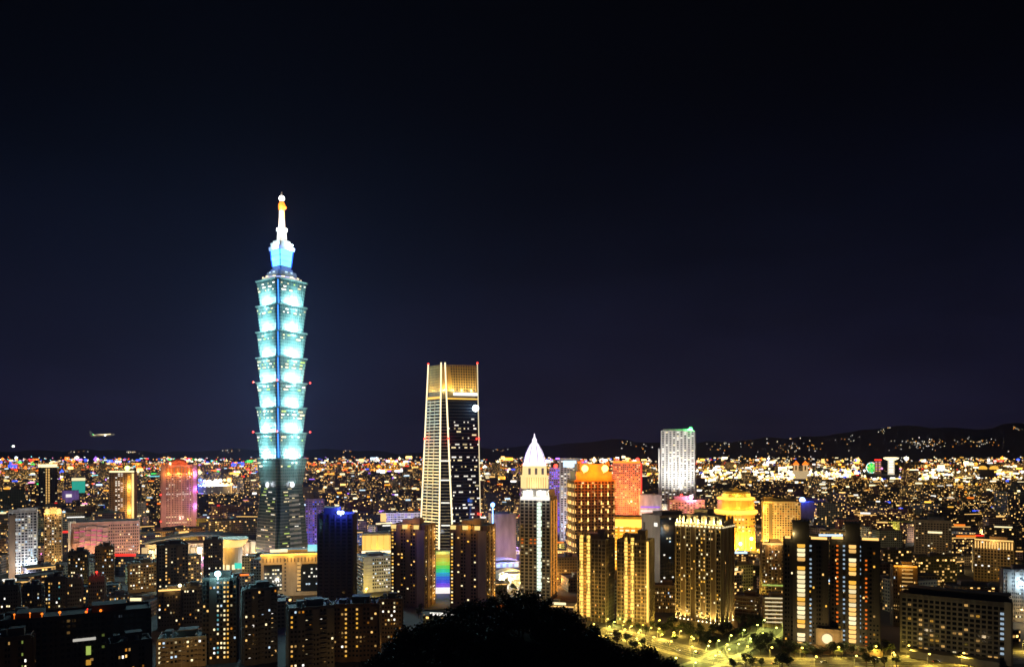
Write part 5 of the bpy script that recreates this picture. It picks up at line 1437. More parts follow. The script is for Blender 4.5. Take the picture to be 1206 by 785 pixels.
def trunk_mesh(h, r, seed):
    rng = random.Random(seed); b = MB(); b.tube((0, 0, 0), (rng.uniform(-.2, .2), rng.uniform(-.2, .2), h * .55), r, r * .65, 7)
    for k in range(5):
        a = k * 1.26 + rng.random(); b.tube((0, 0, h * (.36 + .04 * k)), (math.cos(a) * h * .25, math.sin(a) * h * .25, h * rng.uniform(.6, .8)), r * .5, r * .15, 5)
    me = bpy.data.meshes.new('trunk'); me.from_pydata(b.v, [], b.f); me.materials.append(M['bark']); me.update(); return me
STREET = [(crown_mesh('crown', 3.8, 5.5, 620, .42, 40 + i, LEAF), trunk_mesh(7, .26, i)) for i in range(4)]
WOOD = [(crown_mesh('crown', 4.2, 5.6, 1500, .34, 60 + i, LEAFD), trunk_mesh(8, .3, 10 + i)) for i in range(5)]
def tree(x, y, z, s, var, label, group, lift, name='street_tree'):
    root = thing(name, label, 'tree', (x, y, z), rl.uniform(0, 6.28), group); root.scale = (s, s, s * rl.uniform(.9, 1.15))
    o = bpy.data.objects.new('crown', var[0]); C.objects.link(o); o.parent = root; o.location = (0, 0, lift)
    o = bpy.data.objects.new('trunk', var[1]); C.objects.link(o); o.parent = root
placed = []
def free(x, y, d):
    if any((x - a) ** 2 + (y - c) ** 2 < d * d for a, c in placed): return False
    for (pl, pr, yb, Y, cx, yc, r) in HEROES:
        if (x - cx) ** 2 + (y - yc) ** 2 < (r * .85) ** 2: return False
    return True
def offroad(x, y):
    return all((x - a) ** 2 + (y - c) ** 2 > 12.5 ** 2 for a, c in avenue) and all((x - a) ** 2 + (y - c) ** 2 > 8.5 ** 2 for a, c in branch)
n = 0
for px0, px1, py0, py1, cnt in ((735, 860, 735, 752, 26), (870, 905, 725, 765, 22), (770, 850, 752, 765, 8), (925, 1062, 768, 786, 26), (862, 930, 765, 790, 12), (700, 760, 740, 785, 12)):
    k = 0
    for _ in range(400):
        if k >= cnt: break
        x, y = G(rl.uniform(px0, px1), rl.uniform(py0, py1))
        if free(x, y, 4.6) and offroad(x, y):
            placed.append((x, y)); k += 1; tree(x, y, 0, rl.uniform(.75, 1.25), rl.choice(STREET), 'round leafy street tree lit from below by the avenue lamps', 'street trees round the avenue', 3.2)
for px, py in ((590, 697), (597, 692), (604, 698), (586, 702)):
    x, y = G(px, py); tree(x, y, 0, 1.1, rl.choice(STREET), 'street tree in the lamplight behind the top of the knoll', 'street trees behind the knoll', 3.2)
for _ in range(16):
    x, y = G(rl.uniform(448, 512), rl.uniform(704, 728))
    if free(x, y, 4.6): placed.append((x, y)); tree(x, y, 0, rl.uniform(.7, 1.1), rl.choice(STREET), 'street tree in the dim yard between rainbow screen and knoll', 'street trees in the yard left of the knoll', 3.2)
k = 0
for _ in range(6000):
    if k >= 240: break
    x, y = rl.uniform(-72, 68), rl.uniform(128, 262)
    z = knoll(x, y)
    row = HY - (z + 9 - CAMZ) / y * FX
    if z < 40 or row > 800 or any((x - a) ** 2 + (y - c) ** 2 < 4.6 ** 2 for a, c in placed): continue
    placed.append((x, y)); k += 1
    tree(x, y, z - .3, rl.uniform(.75, 1.2), rl.choice(WOOD), 'dark forest tree in the black wood that covers the knoll', 'forest trees on the knoll', 3.4, 'forest_tree')
b = MB(); street_lamp(wx(508, 170), 170, knoll(wx(508, 170), 170) + 5.0 , 0.10, 'white', 3, 40, 'tiny path lamp hidden among the knoll trees', None)

# cars
def make_car(color, label, group):
    root = thing('car', label, 'car', (0, 0, 0), 0, group)
    m = mat('car_paint_' + color[0], color[1], 0.3, 0.05, streak=False)
    sec = lambda x, w, z0, z1: [Vector((x, -w, z0)), Vector((x, w, z0)), Vector((x, w * .96, z1)), Vector((x, -w * .96, z1))]
    b = MB(); b.loft([sec(-2.2, .80, .35, .75), sec(-2.0, .88, .25, .92), sec(-.9, .9, .22, .98), sec(.9, .9, .22, .96), sec(1.8, .88, .25, .84), sec(2.2, .8, .35, .66)], 0); b.build('body', m, root, True)
    rg = lambda z, x0, x1, w: [Vector((x0, -w, z)), Vector((x1, -w, z)), Vector((x1, w, z)), Vector((x0, w, z))]
    b = MB(); b.loft([rg(.95, -1.7, 1.0, .82), rg(1.38, -1.2, .35, .68)], 0); b.build('cabin_glass', GL, root)
    b = MB(); b.loft([rg(1.385, -1.22, .37, .69), rg(1.43, -1.1, .25, .62)], 0); b.build('car_roof', m, root)
    for x in (-1.35, 1.35):
        for y in (-.82, .82):
            b = MB(); b.tube((x, y - .1, .32), (x, y + .1, .32), .32, n=14); b.build('wheel', M['black'], root)
    for y in (-.6, .6):
        b = MB(); b.box(2.17, y, .5, .12, .36, .18); b.build('headlight', em('white', 8), root)
        b = MB(); b.box(-2.17, y, .55, .12, .34, .18); b.build('taillight', em('red', 3), root)
    return root
cars = [make_car(c, '%s car driving along the lamplit avenue among the street trees' % c[0], '%s cars on the avenue' % c[0]) for c in (('white', (.7, .7, .68)), ('silver', (.4, .42, .44)), ('dark', (.04, .04, .05)))]
first = [True] * 3
for i, (idx, sd) in enumerate(((5, -3), (9, 3.4), (14, -6.6), (18, 6.6), (22, -2.6), (25, 2.6), (29, 6.8), (33, -6.8), (38, -2.6), (44, 2.4), (50, 6.6), (56, -3))):
    p = near(avenue, idx, sd); q = near(avenue, idx + 1, sd); d = q - p; a = math.atan2(d.y, d.x) + (math.pi if sd > 0 else 0); c = i % 3
    if first[c]: cars[c].location = (p.x, p.y, .01); cars[c].rotation_euler = (0, 0, a); first[c] = False
    else: dup(cars[c], (p.x, p.y, .01), a)

# low curved market roofs beside the tapering tower
for px, py, w, key, lb in ((600, 652, 34, 'white', 'low hall with a curved violet-lit roof, before the pale flat block'), (592, 667, 40, 'blue', 'low hall with a curved roof lit blue-violet, between knoll and pale flat block'), (600, 681, 30, 'yellow', 'low curved-roofed shed in yellow light, just above the knoll trees')):
    x, y = G(px, py); root = thing('curved_roof_hall', lb, 'hall', (x, y, 0), R(15))
    b = MB(); b.box(0, 0, 0, w, 18, 7); b.build('hall_wall', M['white'], root)
    b = MB(); rg = [[Vector((-w / 2 - 1 + (w + 2) * i / 10, -10, 7.05 + 4 * math.sin(math.pi * i / 10) + d)) for i in range(11)] for d in (0,)][0]
    for a_, c_ in zip(rg[:-1], rg[1:]): b.loft([[a_, c_, c_ + Vector((0, 20, 0)), a_ + Vector((0, 20, 0))], [p + Vector((0, 0, .5)) for p in (a_, c_, c_ + Vector((0, 20, 0)), a_ + Vector((0, 20, 0)))]], 0)
    b.build('curved_roof', M['white'], root)
    for i in range(5): b = MB(); b.box(-w * .4 + w * .2 * i, -9.1, 1, w * .12, .3, 4); b.build('shop_window', em('pale' if key != 'blue' else 'cool', 1.3), root)
    lamp(root, (0, -18, 14), LAMPCOL['violet' if key == 'white' else key], 26000, 1); lamp(root, (w * .3, -2, 22), LAMPCOL['violet' if key != 'yellow' else 'yellow'], 16000, 1)
    HEROES.append((px - 26, px + 26, py + 6, y, x, y, 24))

# ------------------------------------------------------------------ 6. the blocks between the towers
TINT = [('grey', (.26, .25, .24)), ('beige', (.38, .32, .24)), ('brown', (.20, .14, .10)), ('pale', (.50, .47, .42)), ('dark', (.10, .095, .09)), ('rust', (.30, .17, .11)), ('white', (.62, .60, .57)), ('bluish', (.26, .29, .34))]
NAMES = {}
def short(o): return 'the ' + o.name.split('.')[0].replace('_', ' ')
hero_objs = [o for o in C.objects if o.parent is None and o.get('category') and 'street' not in o.name and 'tree' not in o.name and o.name.split('.')[0] not in ('car', 'apartment_block')]
rg = random.Random(77)
blocks = []
def roof_bits(root, w, d, h, rng):
    out = []
    if rng.random() < .75:
        b = MB(); b.box(rng.uniform(-.2, .2) * w, rng.uniform(-.1, .2) * d, h + .01, w * rng.uniform(.18, .35), d * rng.uniform(.25, .4), rng.uniform(2.4, 4.5)); b.build('stair_hut', M['stone'], root); out.append('a stair hut')
    if rng.random() < .45:
        b = MB(); x, y = rng.uniform(-.38, .38) * w, rng.uniform(-.38, -.1) * d; b.lathe(x, y, [(1.5, h + .02), (1.5, h + 2.6), (.4, h + 3.2)], 10); b.build('water_tank', M['metal'], root); out.append('a water tank')
    if rng.random() < .2:
        b = MB(); b.box(0, -d * .45, h + 1.0, w * rng.uniform(.3, .7), .5, rng.uniform(1.6, 3.2)); key = rng.choice(('white', 'warm', 'orange', 'cool', 'pale', 'red')); b.build('roof_sign', em(key, 1.4), root); out.append('a glowing %s roof sign' % key)
    if rng.random() < .15:
        b = MB(); b.box(0, -d * .5 - .25, h - .6, w * 1.0, .4, .9); b.build('parapet_light', em('warm', 1.5), root); out.append('a lit parapet')
    return out
def block(x, y, w, d, h, rot, rng):
    nm, c = rng.choice(TINT)
    root = thing('city_block', 'x', 'building', (x, y, 0), rot)
    b = MB(); b.box(0, 0, 0, w, d, h, m=0, mcap=1, uv=True, uo=rng.random() * 900)
    for sx, sy, lx, ly in ((0, -1, w, .4), (0, 1, w, .4)): b.box(0, sy * (d / 2 - .2), h + .01, lx, ly, .9, m=1)
    o = b.build('wall', [WALL_OBJ, M['roof']], root)
    lit = rng.choice((.05, .10, .16, .24, .35))
    o.color = (*[q * rng.uniform(.8, 1.2) for q in c], lit)
    bits = roof_bits(root, w, d, h, rng)
    px = HX + x / y * FX
    best = min(hero_objs, key=lambda q: abs((q.location.x / max(q.location.y, 1) - x / y) * FX) + abs(q.location.y - y) * .05)
    bx = HX + best.location.x / best.location.y * FX
    rel = ('beyond' if best.location.y < y - 90 else 'in front of' if best.location.y > y + 90 else 'beside')
    sz = 'low' if h < 14 else 'tall' if h > 30 else 'mid-height'
    wd = ('mostly dark' if lit < .08 else 'many-windowed' if lit > .3 else 'half-lit' if lit > .2 else 'sparsely lit' if lit < .12 else 'window-speckled')
    lb = ' '.join(('%s %s %s block with %s, %s %s' % (wd, sz, nm, bits[-1] if bits else 'a bare roof', rel, short(best))).split()[:16])
    root['label'] = lb; blocks.append(root)
def try_block(x, y, w, d, h, rot, rng):
    pl, pr = HX + (x - w * .55) / y * FX, HX + (x + w * .55) / y * FX
    for (hl_, hr_, yb, Y, cx, yc, r) in HEROES:
        if (x - cx) ** 2 + (y - yc) ** 2 < (r + max(w, d) * .5) ** 2: return False
        if y < Y and pr > hl_ and pl < hr_:
            lim = CAMZ - (yb - 1 - HY) / FX * y
            if h > lim: h = lim
    if h < 6.5: return False
    if not offroad(x, y) or y < 600 and 690 < HX + x / y * FX < 1075: return False
    if (y < 720 and 720 < HX + x / y * FX < 1050): return False
    if 586 < HX + x / y * FX < 612 and y < 960: return False
    block(x, y, w, d, h, rot, rng); return True
Yr = 545.0
spots = []
while Yr < 1500:
    half = Yr * .70
    step = 47 + (Yr - 545) * .024
    xx = -half + rg.uniform(0, 25)
    while xx < half:
        spots.append((xx + rg.uniform(-9, 9), Yr + rg.uniform(-9, 9), step)); xx += step
    Yr += 50 + (Yr - 545) * .03
for x, y, st in spots:
    if len(blocks) >= 298: break
    if y < 640 and -.30 * y < x < .18 * y and y < 560: continue
    r = rg.random(); h = rg.uniform(11, 24) if r < .62 else rg.uniform(24, 38) if r < .93 else rg.uniform(38, 56)
    try_block(x, y, st * rg.uniform(.5, .82), rg.uniform(16, 32), h, math.atan2(-x, y) * .5 + R(rg.choice((-12, 8, 14, 30))), rg)
seen = {}
for o in blocks: seen.setdefault(o['label'], []).append(o)
for lb, os_ in seen.items():
    if len(os_) > 1:
        for o in os_: o['group'] = 'city blocks between the towers'
# lamps among the blocks
lamp_spots = []
for i in range(105):
    py = 605 + 135 * rg.random() ** 1.25; Y = ground_y(py); px = rg.uniform(-20, 1226)
    if 440 < px < 800 and py > 700 or 690 < px < 1060 and py > 715: continue
    lamp_spots.append((px, Y))
lamp_spots += [(px, ground_y(py)) for px, py in ((8, 657), (22, 660), (30, 661), (48, 659), (58, 662), (66, 656), (74, 652), (215, 668), (228, 660), (238, 664), (205, 672), (175, 660), (160, 668), (150, 655), (468, 640), (600, 690), (607, 686), (612, 694), (595, 684), (588, 690), (440, 642), (395, 640), (710, 650), (716, 640), (880, 662), (840, 672), (860, 655), (905, 655), (780, 700), (775, 712), (1130, 655), (1160, 632), (1090, 640), (1040, 650), (950, 640), (738, 655), (745, 648), (752, 662), (735, 668), (726, 652), (868, 652), (876, 655), (884, 651), (892, 654), (860, 660), (842, 656), (705, 668), (660, 672), (664, 655), (655, 690), (300, 655), (290, 660), (305, 668), (255, 650), (262, 655), (240, 648), (225, 645), (210, 650), (195, 640), (135, 660), (120, 662), (110, 658), (100, 660), (400, 650), (410, 655), (450, 652), (470, 660), (455, 668))]
for px, Y in lamp_spots:
    x = wx(px, Y)
    if any((x - cx) ** 2 + (Y - yc) ** 2 < (r * .7) ** 2 for (_, _, _, _, cx, yc, r) in HEROES): continue
    if 350 < px < 500 and Y > 1050: key = rg.choice(('violet', 'blue', 'white', 'cool'))
    elif px > 640 and px < 900: key = rg.choice(('warm', 'yellow', 'orange', 'warm'))
    elif px < 300: key = rg.choice(('warm', 'warm', 'white', 'yellow', 'orange', 'cool', 'magenta', 'yellow'))
    else: key = rg.choice(('warm', 'yellow', 'yellow', 'white', 'warm', 'orange'))
    dark = (px < 190 and Y < 800) or (Y < 640)
    lit = rg.random() < .8
    street_lamp(x, Y, 9, 1.0 * Y / 1000 + .25, key, 6, (10000 if dark else 34000 * (Y / 1000) ** 1.6) if lit else 0, '%s street lamp glowing among the city blocks' % {'cool': 'cold white', 'white': 'white'}.get(key, key), '%s street lamps among the city blocks' % key)

# ------------------------------------------------------------------ 7. the far city, the river bank, hills and sky
LIGHTS = bpy.data.materials.new('far_lights'); LIGHTS.use_nodes = True
n_, l_ = LIGHTS.node_tree.nodes, LIGHTS.node_tree.links
a_ = n_.new('ShaderNodeAttribute'); a_.attribute_name = 'tint'
p_ = n_['Principled BSDF']; p_.inputs['Base Color'].default_value = (.02, .02, .02, 1)
l_.new(a_.outputs['Color'], p_.inputs['Emission Color']); l_.new(a_.outputs['Alpha'], p_.inputs['Emission Strength'])
LIGHTS.cycles.emission_sampling = 'NONE'
rf = random.Random(99)
fb, fl_ = MB(), MB()
LEFT = ['warm'] * 5 + ['pale'] * 5 + ['white'] * 4 + ['orange'] * 5 + ['red'] * 3 + ['cyan'] * 2 + ['blue'] * 2 + ['cool'] * 4 + ['pink'] * 2 + ['green'] + ['violet'] * 2 + ['amber'] * 3
MID = ['warm'] * 6 + ['pale'] * 7 + ['white'] * 5 + ['orange'] * 3 + ['amber'] * 3 + ['red'] + ['blue'] + ['violet'] * 2 + ['cool'] * 2
RIGHT = ['warm'] * 6 + ['pale'] * 9 + ['white'] * 6 + ['amber'] * 2 + ['gold'] * 3 + ['red'] + ['blue'] + ['orange']
def pal(px): return LEFT if px < 300 else MID if px < 700 else RIGHT
FAR = ((934, 952, 540, 567, 4200), (1019, 1059, 535, 562, 5200), (1154, 1174, 545, 562, 4800), (234, 272, 558, 579, 2700), (84, 101, 560, 575, 2300), (72, 93, 574, 590, 2050))
def hidden(px, py, Y): return any(a < px < c and d < py < e for a, c, d, e, f in FAR)
for _ in range(3600):
    py = 543 + 82 * rf.random(); Y = CAMZ * FX / (py - HY); px = rf.uniform(-40, 1246)
    if Y < 1450: continue
    if 560 < px < 600 and False: continue
    x = wx(px, Y); w = rf.uniform(18, 46) * (1 + Y / 9000); d = rf.uniform(18, 36)
    r = rf.random(); h = rf.uniform(10, 24) if r < .75 else rf.uniform(24, 45) if r < .96 else rf.uniform(45, 75)
    if any((x - cx) ** 2 + (Y - yc) ** 2 < (rr + 22) ** 2 for (_, _, _, _, cx, yc, rr) in HEROES): continue
    bad = False
    for (hl_, hr_, yb, HYY, cx, yc, rr) in HEROES:
        if Y < HYY and hl_ - 4 < px < hr_ + 4: h = min(h, CAMZ - (yb - HY) / FX * Y)
    for a, c, d2, e, f in FAR:
        if a - 5 < px < c + 5 and Y < f + 30: h = min(h, CAMZ - (e + 2 - HY) / FX * Y)
    if h < 7: continue
    nm, c = rf.choice(TINT); c = [q * rf.uniform(.7, 1.1) for q in c]
    fb.box(x, Y, 0, w, d, h, math.atan2(-x, Y) * .6 + R(rf.choice((-15, 5, 10, 28))), m=0, mcap=1, uv=True, col=(*c, max(.02, .16 + .20 * math.sin(x * .0021 + 1) * math.sin(Y * .0017) + rf.uniform(-.1, .12))), uo=rf.random() * 3000)
    if rf.random() < .35 * min(1.5, 2600 / Y) + .10:                            # a sign or a lit roof edge
        key = rf.choice(pal(px)); s = Y / FX
        fl_.box(x, Y - d * .6, h + .2, min(w * .8, s * rf.uniform(1.5, 7)), 1.0, s * rf.uniform(.7, 2.2), math.atan2(-x, Y), col=(*COL[key], rf.uniform(.7, 2.6)))
tag(fb.build('distant_city', [WALL_ATTR, M['roof']]), 'dense mass of far low city blocks with lit windows stretching to the hills', 'city', kind='stuff')
r_skip = True
def light_at(px, py, Y, rpx, key, k):
    if hidden(px, py, Y) and r_skip: return
    p = at(px, py, Y); p.z = max(p.z, 1.0); c_ = (*(COL[key] if isinstance(key, str) else key), k); r_ = rpx * Y / FX
    if rf.random() < .55: fl_.box(p.x, p.y, p.z - r_ * .5, r_ * rf.uniform(1.2, 4.2), r_ * .3, r_ * rf.uniform(.7, 1.5), math.atan2(-p.x, Y) + rf.uniform(-.6, .6), col=c_)
    else: fl_.octa(p, r_, col=c_, sz=rf.choice((.6, 1, 1.3)))
for _ in range(5600):
    v = rf.random() ** 2.4
    px = rf.uniform(-20, 1226)
    py = max(534.5, 540.5 + v * 66 - rf.gauss(0, 1.5))
    cl = math.sin(px * .045 + 1) * math.sin(px * .017 + py * .13) + math.sin(px * .11 + py * .3) * .5
    if cl < -.35 and rf.random() < .6: continue
    Y = min(CAMZ * FX / (py - HY) * .93, 9000)
    if py > 575 and rf.random() < .35: continue
    big = rf.random()
    light_at(px, py, Y, .45 + .55 * rf.random() + (1.0 if big > .90 else 0) + (1.0 if big > .97 else 0), rf.choice(pal(px)), rf.uniform(.8, 2.8) if big < .9 else rf.uniform(2, 5))
for _ in range(760):                                                             # the blazing river bank
    px = rf.uniform(820, 1210) if rf.random() < .55 else rf.uniform(820, 1010); py = rf.gauss(560, 4.6)
    if py < 547: continue
    light_at(px, py, 3600, .6 + rf.random() * 1.2, rf.choice(('pale', 'white', 'warm', 'pale', 'gold', 'white')), rf.uniform(1.5, 4))
for _ in range(170):                                                             # orange avenues far off on the left
    px = rf.uniform(0, 500); py = rf.choice((546, 549, 553)) + rf.gauss(0, .8); light_at(px, py, 6000, .7 + rf.random() * .6, rf.choice(('orange', 'amber', 'red', 'warm', 'orange')), rf.uniform(1, 2.5))
def row(px0, py0, px1, py1, n, key, r, k):
    for i in range(n):
        t = (i + .5 + rf.uniform(-.2, .2)) / n; py = py0 + (py1 - py0) * t; light_at(px0 + (px1 - px0) * t, py, CAMZ * FX / (py - HY) * .96, r, key, k)
row(438, 553, 497, 552, 44, 'amber', 1.1, 2); row(380, 558, 406, 558, 20, 'gold', 1.1, 2); row(0, 547, 30, 546, 24, 'red', 1.1, 2)
row(1090, 599, 1150, 595, 30, 'warm', 1.3, 2); row(1150, 596, 1206, 590, 26, 'gold', 1.4, 2.2); row(1068, 585, 1102, 584, 22, 'gold', 1.3, 1.8); row(1040, 605, 1085, 608, 18, 'gold', 1.0, 1.6); row(1170, 578, 1206, 576, 16, 'warm', 1.5, 2)
row(640, 548, 660, 548, 10, 'white', 1.0, 2); row(822, 571, 1010, 570, 60, 'pale', 1.0, 2.2); row(455, 583, 500, 578, 20, 'warm', 1.2, 1.6); row(360, 573, 400, 571, 22, 'pale', 1.4, 1.5)
for px, py, r, key, k in ((60, 545, 2.6, 'pale', 2.5), (10, 575, 3, 'cyan', 1.2), (16, 553, 2.5, 'red', 2), (30, 551, 2.4, 'orange', 2.5), (5, 590, 4, 'pink', .8), (38, 559, 3.2, 'cool', 1.5), (73, 556, 3, 'blue', 3), (118, 543, 3.2, 'blue', 3.4), (108, 550, 2, 'white', 3), (90, 560, 2.6, 'green', 1.6), (98, 559, 2.4, 'cool', 1.6), (105, 549, 2.5, 'red', 2.2), (127, 561, 2.6, 'amber', 2.2), (160, 546, 3, 'gold', 2.4), (182, 561, 4, 'cyan', 1.1), (166, 572, 4.4, 'white', 1.3), (235, 556, 3.5, 'pale', 1.8), (280, 547, 3.6, 'blue', 2.6), (292, 552, 3, 'red', 2), (276, 558, 3, 'gold', 2.2), (370, 548, 2.8, 'red', 2.2), (400, 542, 2.5, 'red', 2), (408, 549, 2.6, 'green', 2), (470, 554, 2.6, 'white', 3), (417, 546, 2.4, 'pale', 2.4), (425, 589, 3, 'cool', 3), (437, 592, 3.4, 'cool', 3.5), (449, 602, 2.8, 'white', 3), (376, 580, 3.4, 'violet', 2), (406, 583, 2.8, 'violet', 2), (1075, 582, 4.4, 'cool', 2.4), (1060, 575, 2.5, 'red', 2), (1018, 572, 2.2, 'red', 2.4), (1045, 576, 2.2, 'red', 2), (1162, 587, 3.8, 'white', 2), (1143, 590, 2.6, 'pale', 3), (1108, 553, 3, 'cool', 1.6), (1062, 562, 2.5, 'blue', 2), (1130, 573, 2.4, 'amber', 3), (995, 561, 3.5, 'pale', 2.2), (975, 563, 3, 'pink', 1.6), (660, 560, 3, 'violet', 2), (600, 552, 2.4, 'pale', 2.4), (590, 562, 3, 'gold', 1.4), (480, 563, 3.6, 'gold', 1.4)):
    light_at(px, py, CAMZ * FX / (py - HY) * .9, r, key, k)
ca, sa = math.cos(R(9)), math.sin(R(9))
def street(x0, y0, dx, dy, n, step, key, k, r):
    for i in range(n):
        x, y = x0 + dx * step * i, y0 + dy * step * i
        if y < 1450 or y > 9000 or abs(x) > y * .72: continue
        if any((x - q[4]) ** 2 + (y - q[5]) ** 2 < (q[6] + 10) ** 2 for q in HEROES): continue
        if hidden(HX + x / y * FX, HY + (CAMZ - 12) / y * FX, y): continue
        fl_.octa((x + rf.uniform(-3, 3), y, 9 + rf.uniform(0, 9)), r * y / FX, col=(*COL[key], k * rf.uniform(.5, 1.4)))
for i in range(26): street(-4200 + 340 * i + rf.uniform(-60, 60), 1500 if i % 2 else 2200, -sa, ca, 120, 38 if i % 3 else 26, rf.choice(('warm', 'amber', 'pale', 'gold', 'white')), rf.uniform(.8, 2.2), rf.uniform(.45, .75))
for i in range(15): street(-6500, 1600 + 300 * i * (1 + i * .05) + 900, ca, sa * .0 + rf.uniform(-.05, .05), 500, 28, rf.choice(('warm', 'amber', 'pale', 'orange', 'white', 'gold')), rf.uniform(.8, 2.2), rf.uniform(.5, .85))
tag(fl_.build('distant_city_lights', LIGHTS), 'countless far coloured signs, lamps and lit roof edges twinkling over the low city', 'lights', kind='stuff')

hb = MB()
for cx_, cy_, sx, sy, n in ((1085, 522, 26, 3.6, 46), (1155, 521, 18, 3.2, 28), (1198, 505, 7, 2.5, 9), (935, 527, 36, 7, 46), (852, 528, 20, 7, 18), (998, 518, 10, 4, 11), (1040, 508, 8, 5, 9), (738, 521, 8, 4, 7), (760, 528, 16, 5, 10), (1090, 530, 90, 9, 26), (900, 520, 60, 6, 14), (155, 532, 16, 2, 18), (86, 532, 14, 1.6, 9), (275, 530, 12, 2, 9), (412, 531, 10, 2, 7), (590, 531, 14, 2, 9), (1110, 520, 60, 4, 22)):
    for _ in range(n):
        px, py = rf.gauss(cx_, sx * .55), rf.gauss(cy_, sy * .6)
        py = max(py, interp(px, RIDGE) + 2.0)
        p = hill_at(px, py); r = p.y / FX * rf.uniform(.35, .75); hb.octa(p + Vector((0, -12, 8)), r, col=(*COL[rf.choice(('pale', 'warm', 'white', 'white', 'amber'))], rf.uniform(.6, 2.6)))
tag(hb.build('hillside_lights', LIGHTS), 'scattered house lamps on the slopes of the dark hills', 'lights', kind='stuff')

def part_of(root, mb, name, m, smooth=False): return mb.build(name, m, root, smooth)
def highway():
    Y = 3000.0; root = thing('elevated_highway', 'long raised highway with a string of yellow lamps, across the far right', 'bridge', (wx(1110, Y), Y, 0), R(-4))
    L = wx(1230, Y) - wx(1000, Y)
    b = MB(); b.box(0, 0, 9, L, 22, 2.4); b.box(0, -11, 11.4, L, .5, 1.0); b.box(0, 11, 11.4, L, .5, 1.0); part_of(root, b, 'deck', M['concrete'])
    for i in range(14): b = MB(); b.box(-L / 2 + L * (i + .5) / 14, 0, 0, 3, 8, 8.99); part_of(root, b, 'pier', M['concrete'])
    for i in range(28):
        x = -L / 2 + L * (i + .5) / 28; b = MB(); b.tube((x, -9, 11.4), (x, -9, 21), .3, .2); b.ball((x, -9.5, 22), 4.4); part_of(root, b, 'lamp_mast', em('gold', 1.8))
highway()
def wheel():
    Y = 5200.0; c = at(1026.5, 553.5, Y); root = thing('ferris_wheel', 'far ferris wheel glowing green and white, beside the mushroom-topped tower', 'ferris wheel', (c.x, c.y, 0), 0)
    r = 36.0; z = r + 5
    for k in range(24):
        a0, a1 = 2 * math.pi * k / 24, 2 * math.pi * (k + 1) / 24; f = lambda a, q: Vector((math.cos(a) * q, 0, z + math.sin(a) * q))
        b = MB(); b.tube(f(a0, r), f(a1, r), 3.0); part_of(root, b, 'rim', em('white' if k % 3 else 'cyan', 1.6))
        b = MB(); b.tube(f(a0, 3), f(a0, r), 2.2); part_of(root, b, 'spoke', em('green' if k % 4 else 'lime', 1.3))
    b = MB()
    for s in (-1, 1): b.tube((s * 22, -4, 0), (0, -3, z), 1.6)
    part_of(root, b, 'support', M['metal']); b = MB(); b.box(0, 0, 0, 70, 26, 4); part_of(root, b, 'station', M['white'])
wheel()
def far_tower(name, label, cat, px, w_px, top, Y, builder):
    root = thing(name, label, cat, (wx(px, Y), Y, 0), math.atan2(-wx(px, Y), Y)); builder(root, w_px * Y / FX, wz(top, Y), Y / FX)
def mushroom(root, w, h, s):
    b = MB(); b.box(0, 0, 0, w * .5, w * .5, h * .86); part_of(root, b, 'shaft', emis('shaft_white', (1, .85, .6), 1.0))
    b = MB(); b.lathe(0, 0, [(w * .3, h * .82), (w * .56, h * .9), (w * .6, h * .97), (w * .4, h)], 16); part_of(root, b, 'cap', em('pale', 2.2))
    for k in range(5): b = MB(); b.box(0, -w * .26, h * (.12 + .15 * k), w * .3, 1, h * .06); part_of(root, b, 'lit_window', em('white', 2.5))
    for sx in (-1, 1): b = MB(); b.ball((sx * w * .7, -w * .3, h * .35), s * 1.3); part_of(root, b, 'flank_lamp', em('pink', 2))
far_tower('mushroom_tower', 'far white-lit tower with a wide glowing cap like a mushroom', 'tower', 1049.5, 14, 538, 5000, mushroom)
def redtop(root, w, h, s):
    b = MB(); b.box(0, 0, 0, w, w, h); part_of(root, b, 'shaft', M['pink']); b = MB(); b.box(0, 0, h + .1, w * 1.1, w * 1.1, s * 1.6); part_of(root, b, 'roof_light', em('red', 2))
    for k in range(6):
        for j in (-1, 1): b = MB(); b.box(j * w * .25, -w * .52, h * (.2 + .13 * k), w * .25, 1, h * .06); part_of(root, b, 'lit_window', em('pink' if k % 2 else 'warm', 1.2))
far_tower('red_capped_tower', 'far slim tower with a red lit cap, between ferris wheel and mushroom-topped tower', 'tower', 1034, 7, 542, 5100, redtop)
def twin(root, w, h, s):
    b = MB(); b.box(0, 0, 0, w * 1.05, w * .5, h * .45); part_of(root, b, 'podium', emis('podium_pale', (1, .7, .35), .6))
    for k in (-1, 1):
        b = MB(); b.box(k * w * .3, 0, h * .45, w * .32, w * .32, h * .35); part_of(root, b, 'shaft', emis('shaft_amber%d' % k, (1, .6, .25), .8))
        b = MB(); b.box(k * w * .3, 0, h * .8, w * .42, w * .42, s * .9); b.lathe(k * w * .3, 0, [(w * .2, h * .8 + s * .9), (w * .1, h * .95), (.5, h * 1.04)], 8); part_of(root, b, 'pagoda_cap', em('orange', 1.8))
        b = MB(); b.box(k * w * .3, -w * .17, h * .5, w * .1, 1, h * .25); part_of(root, b, 'dark_slot', M['dark'])
far_tower('twin_pagoda_building', 'far pair of amber towers with pointed orange caps on one podium', 'building', 943, 17, 543, 4200, twin)
def domes(root, w, h, s):
    b = MB(); b.box(0, 0, 0, w, w * .5, h * .62); part_of(root, b, 'wall', M['beige'])
    for k in (-1, 1): b = MB(); b.lathe(k * w * .28, 0, [(w * .22, h * .62), (w * .23, h * .78), (w * .16, h * .93), (1, h)], 12); part_of(root, b, 'dome', em('gold', 1.3))
far_tower('twin_domed_building', 'far building with two golden glowing domes, near the right edge', 'building', 1164, 20, 548, 4800, domes)
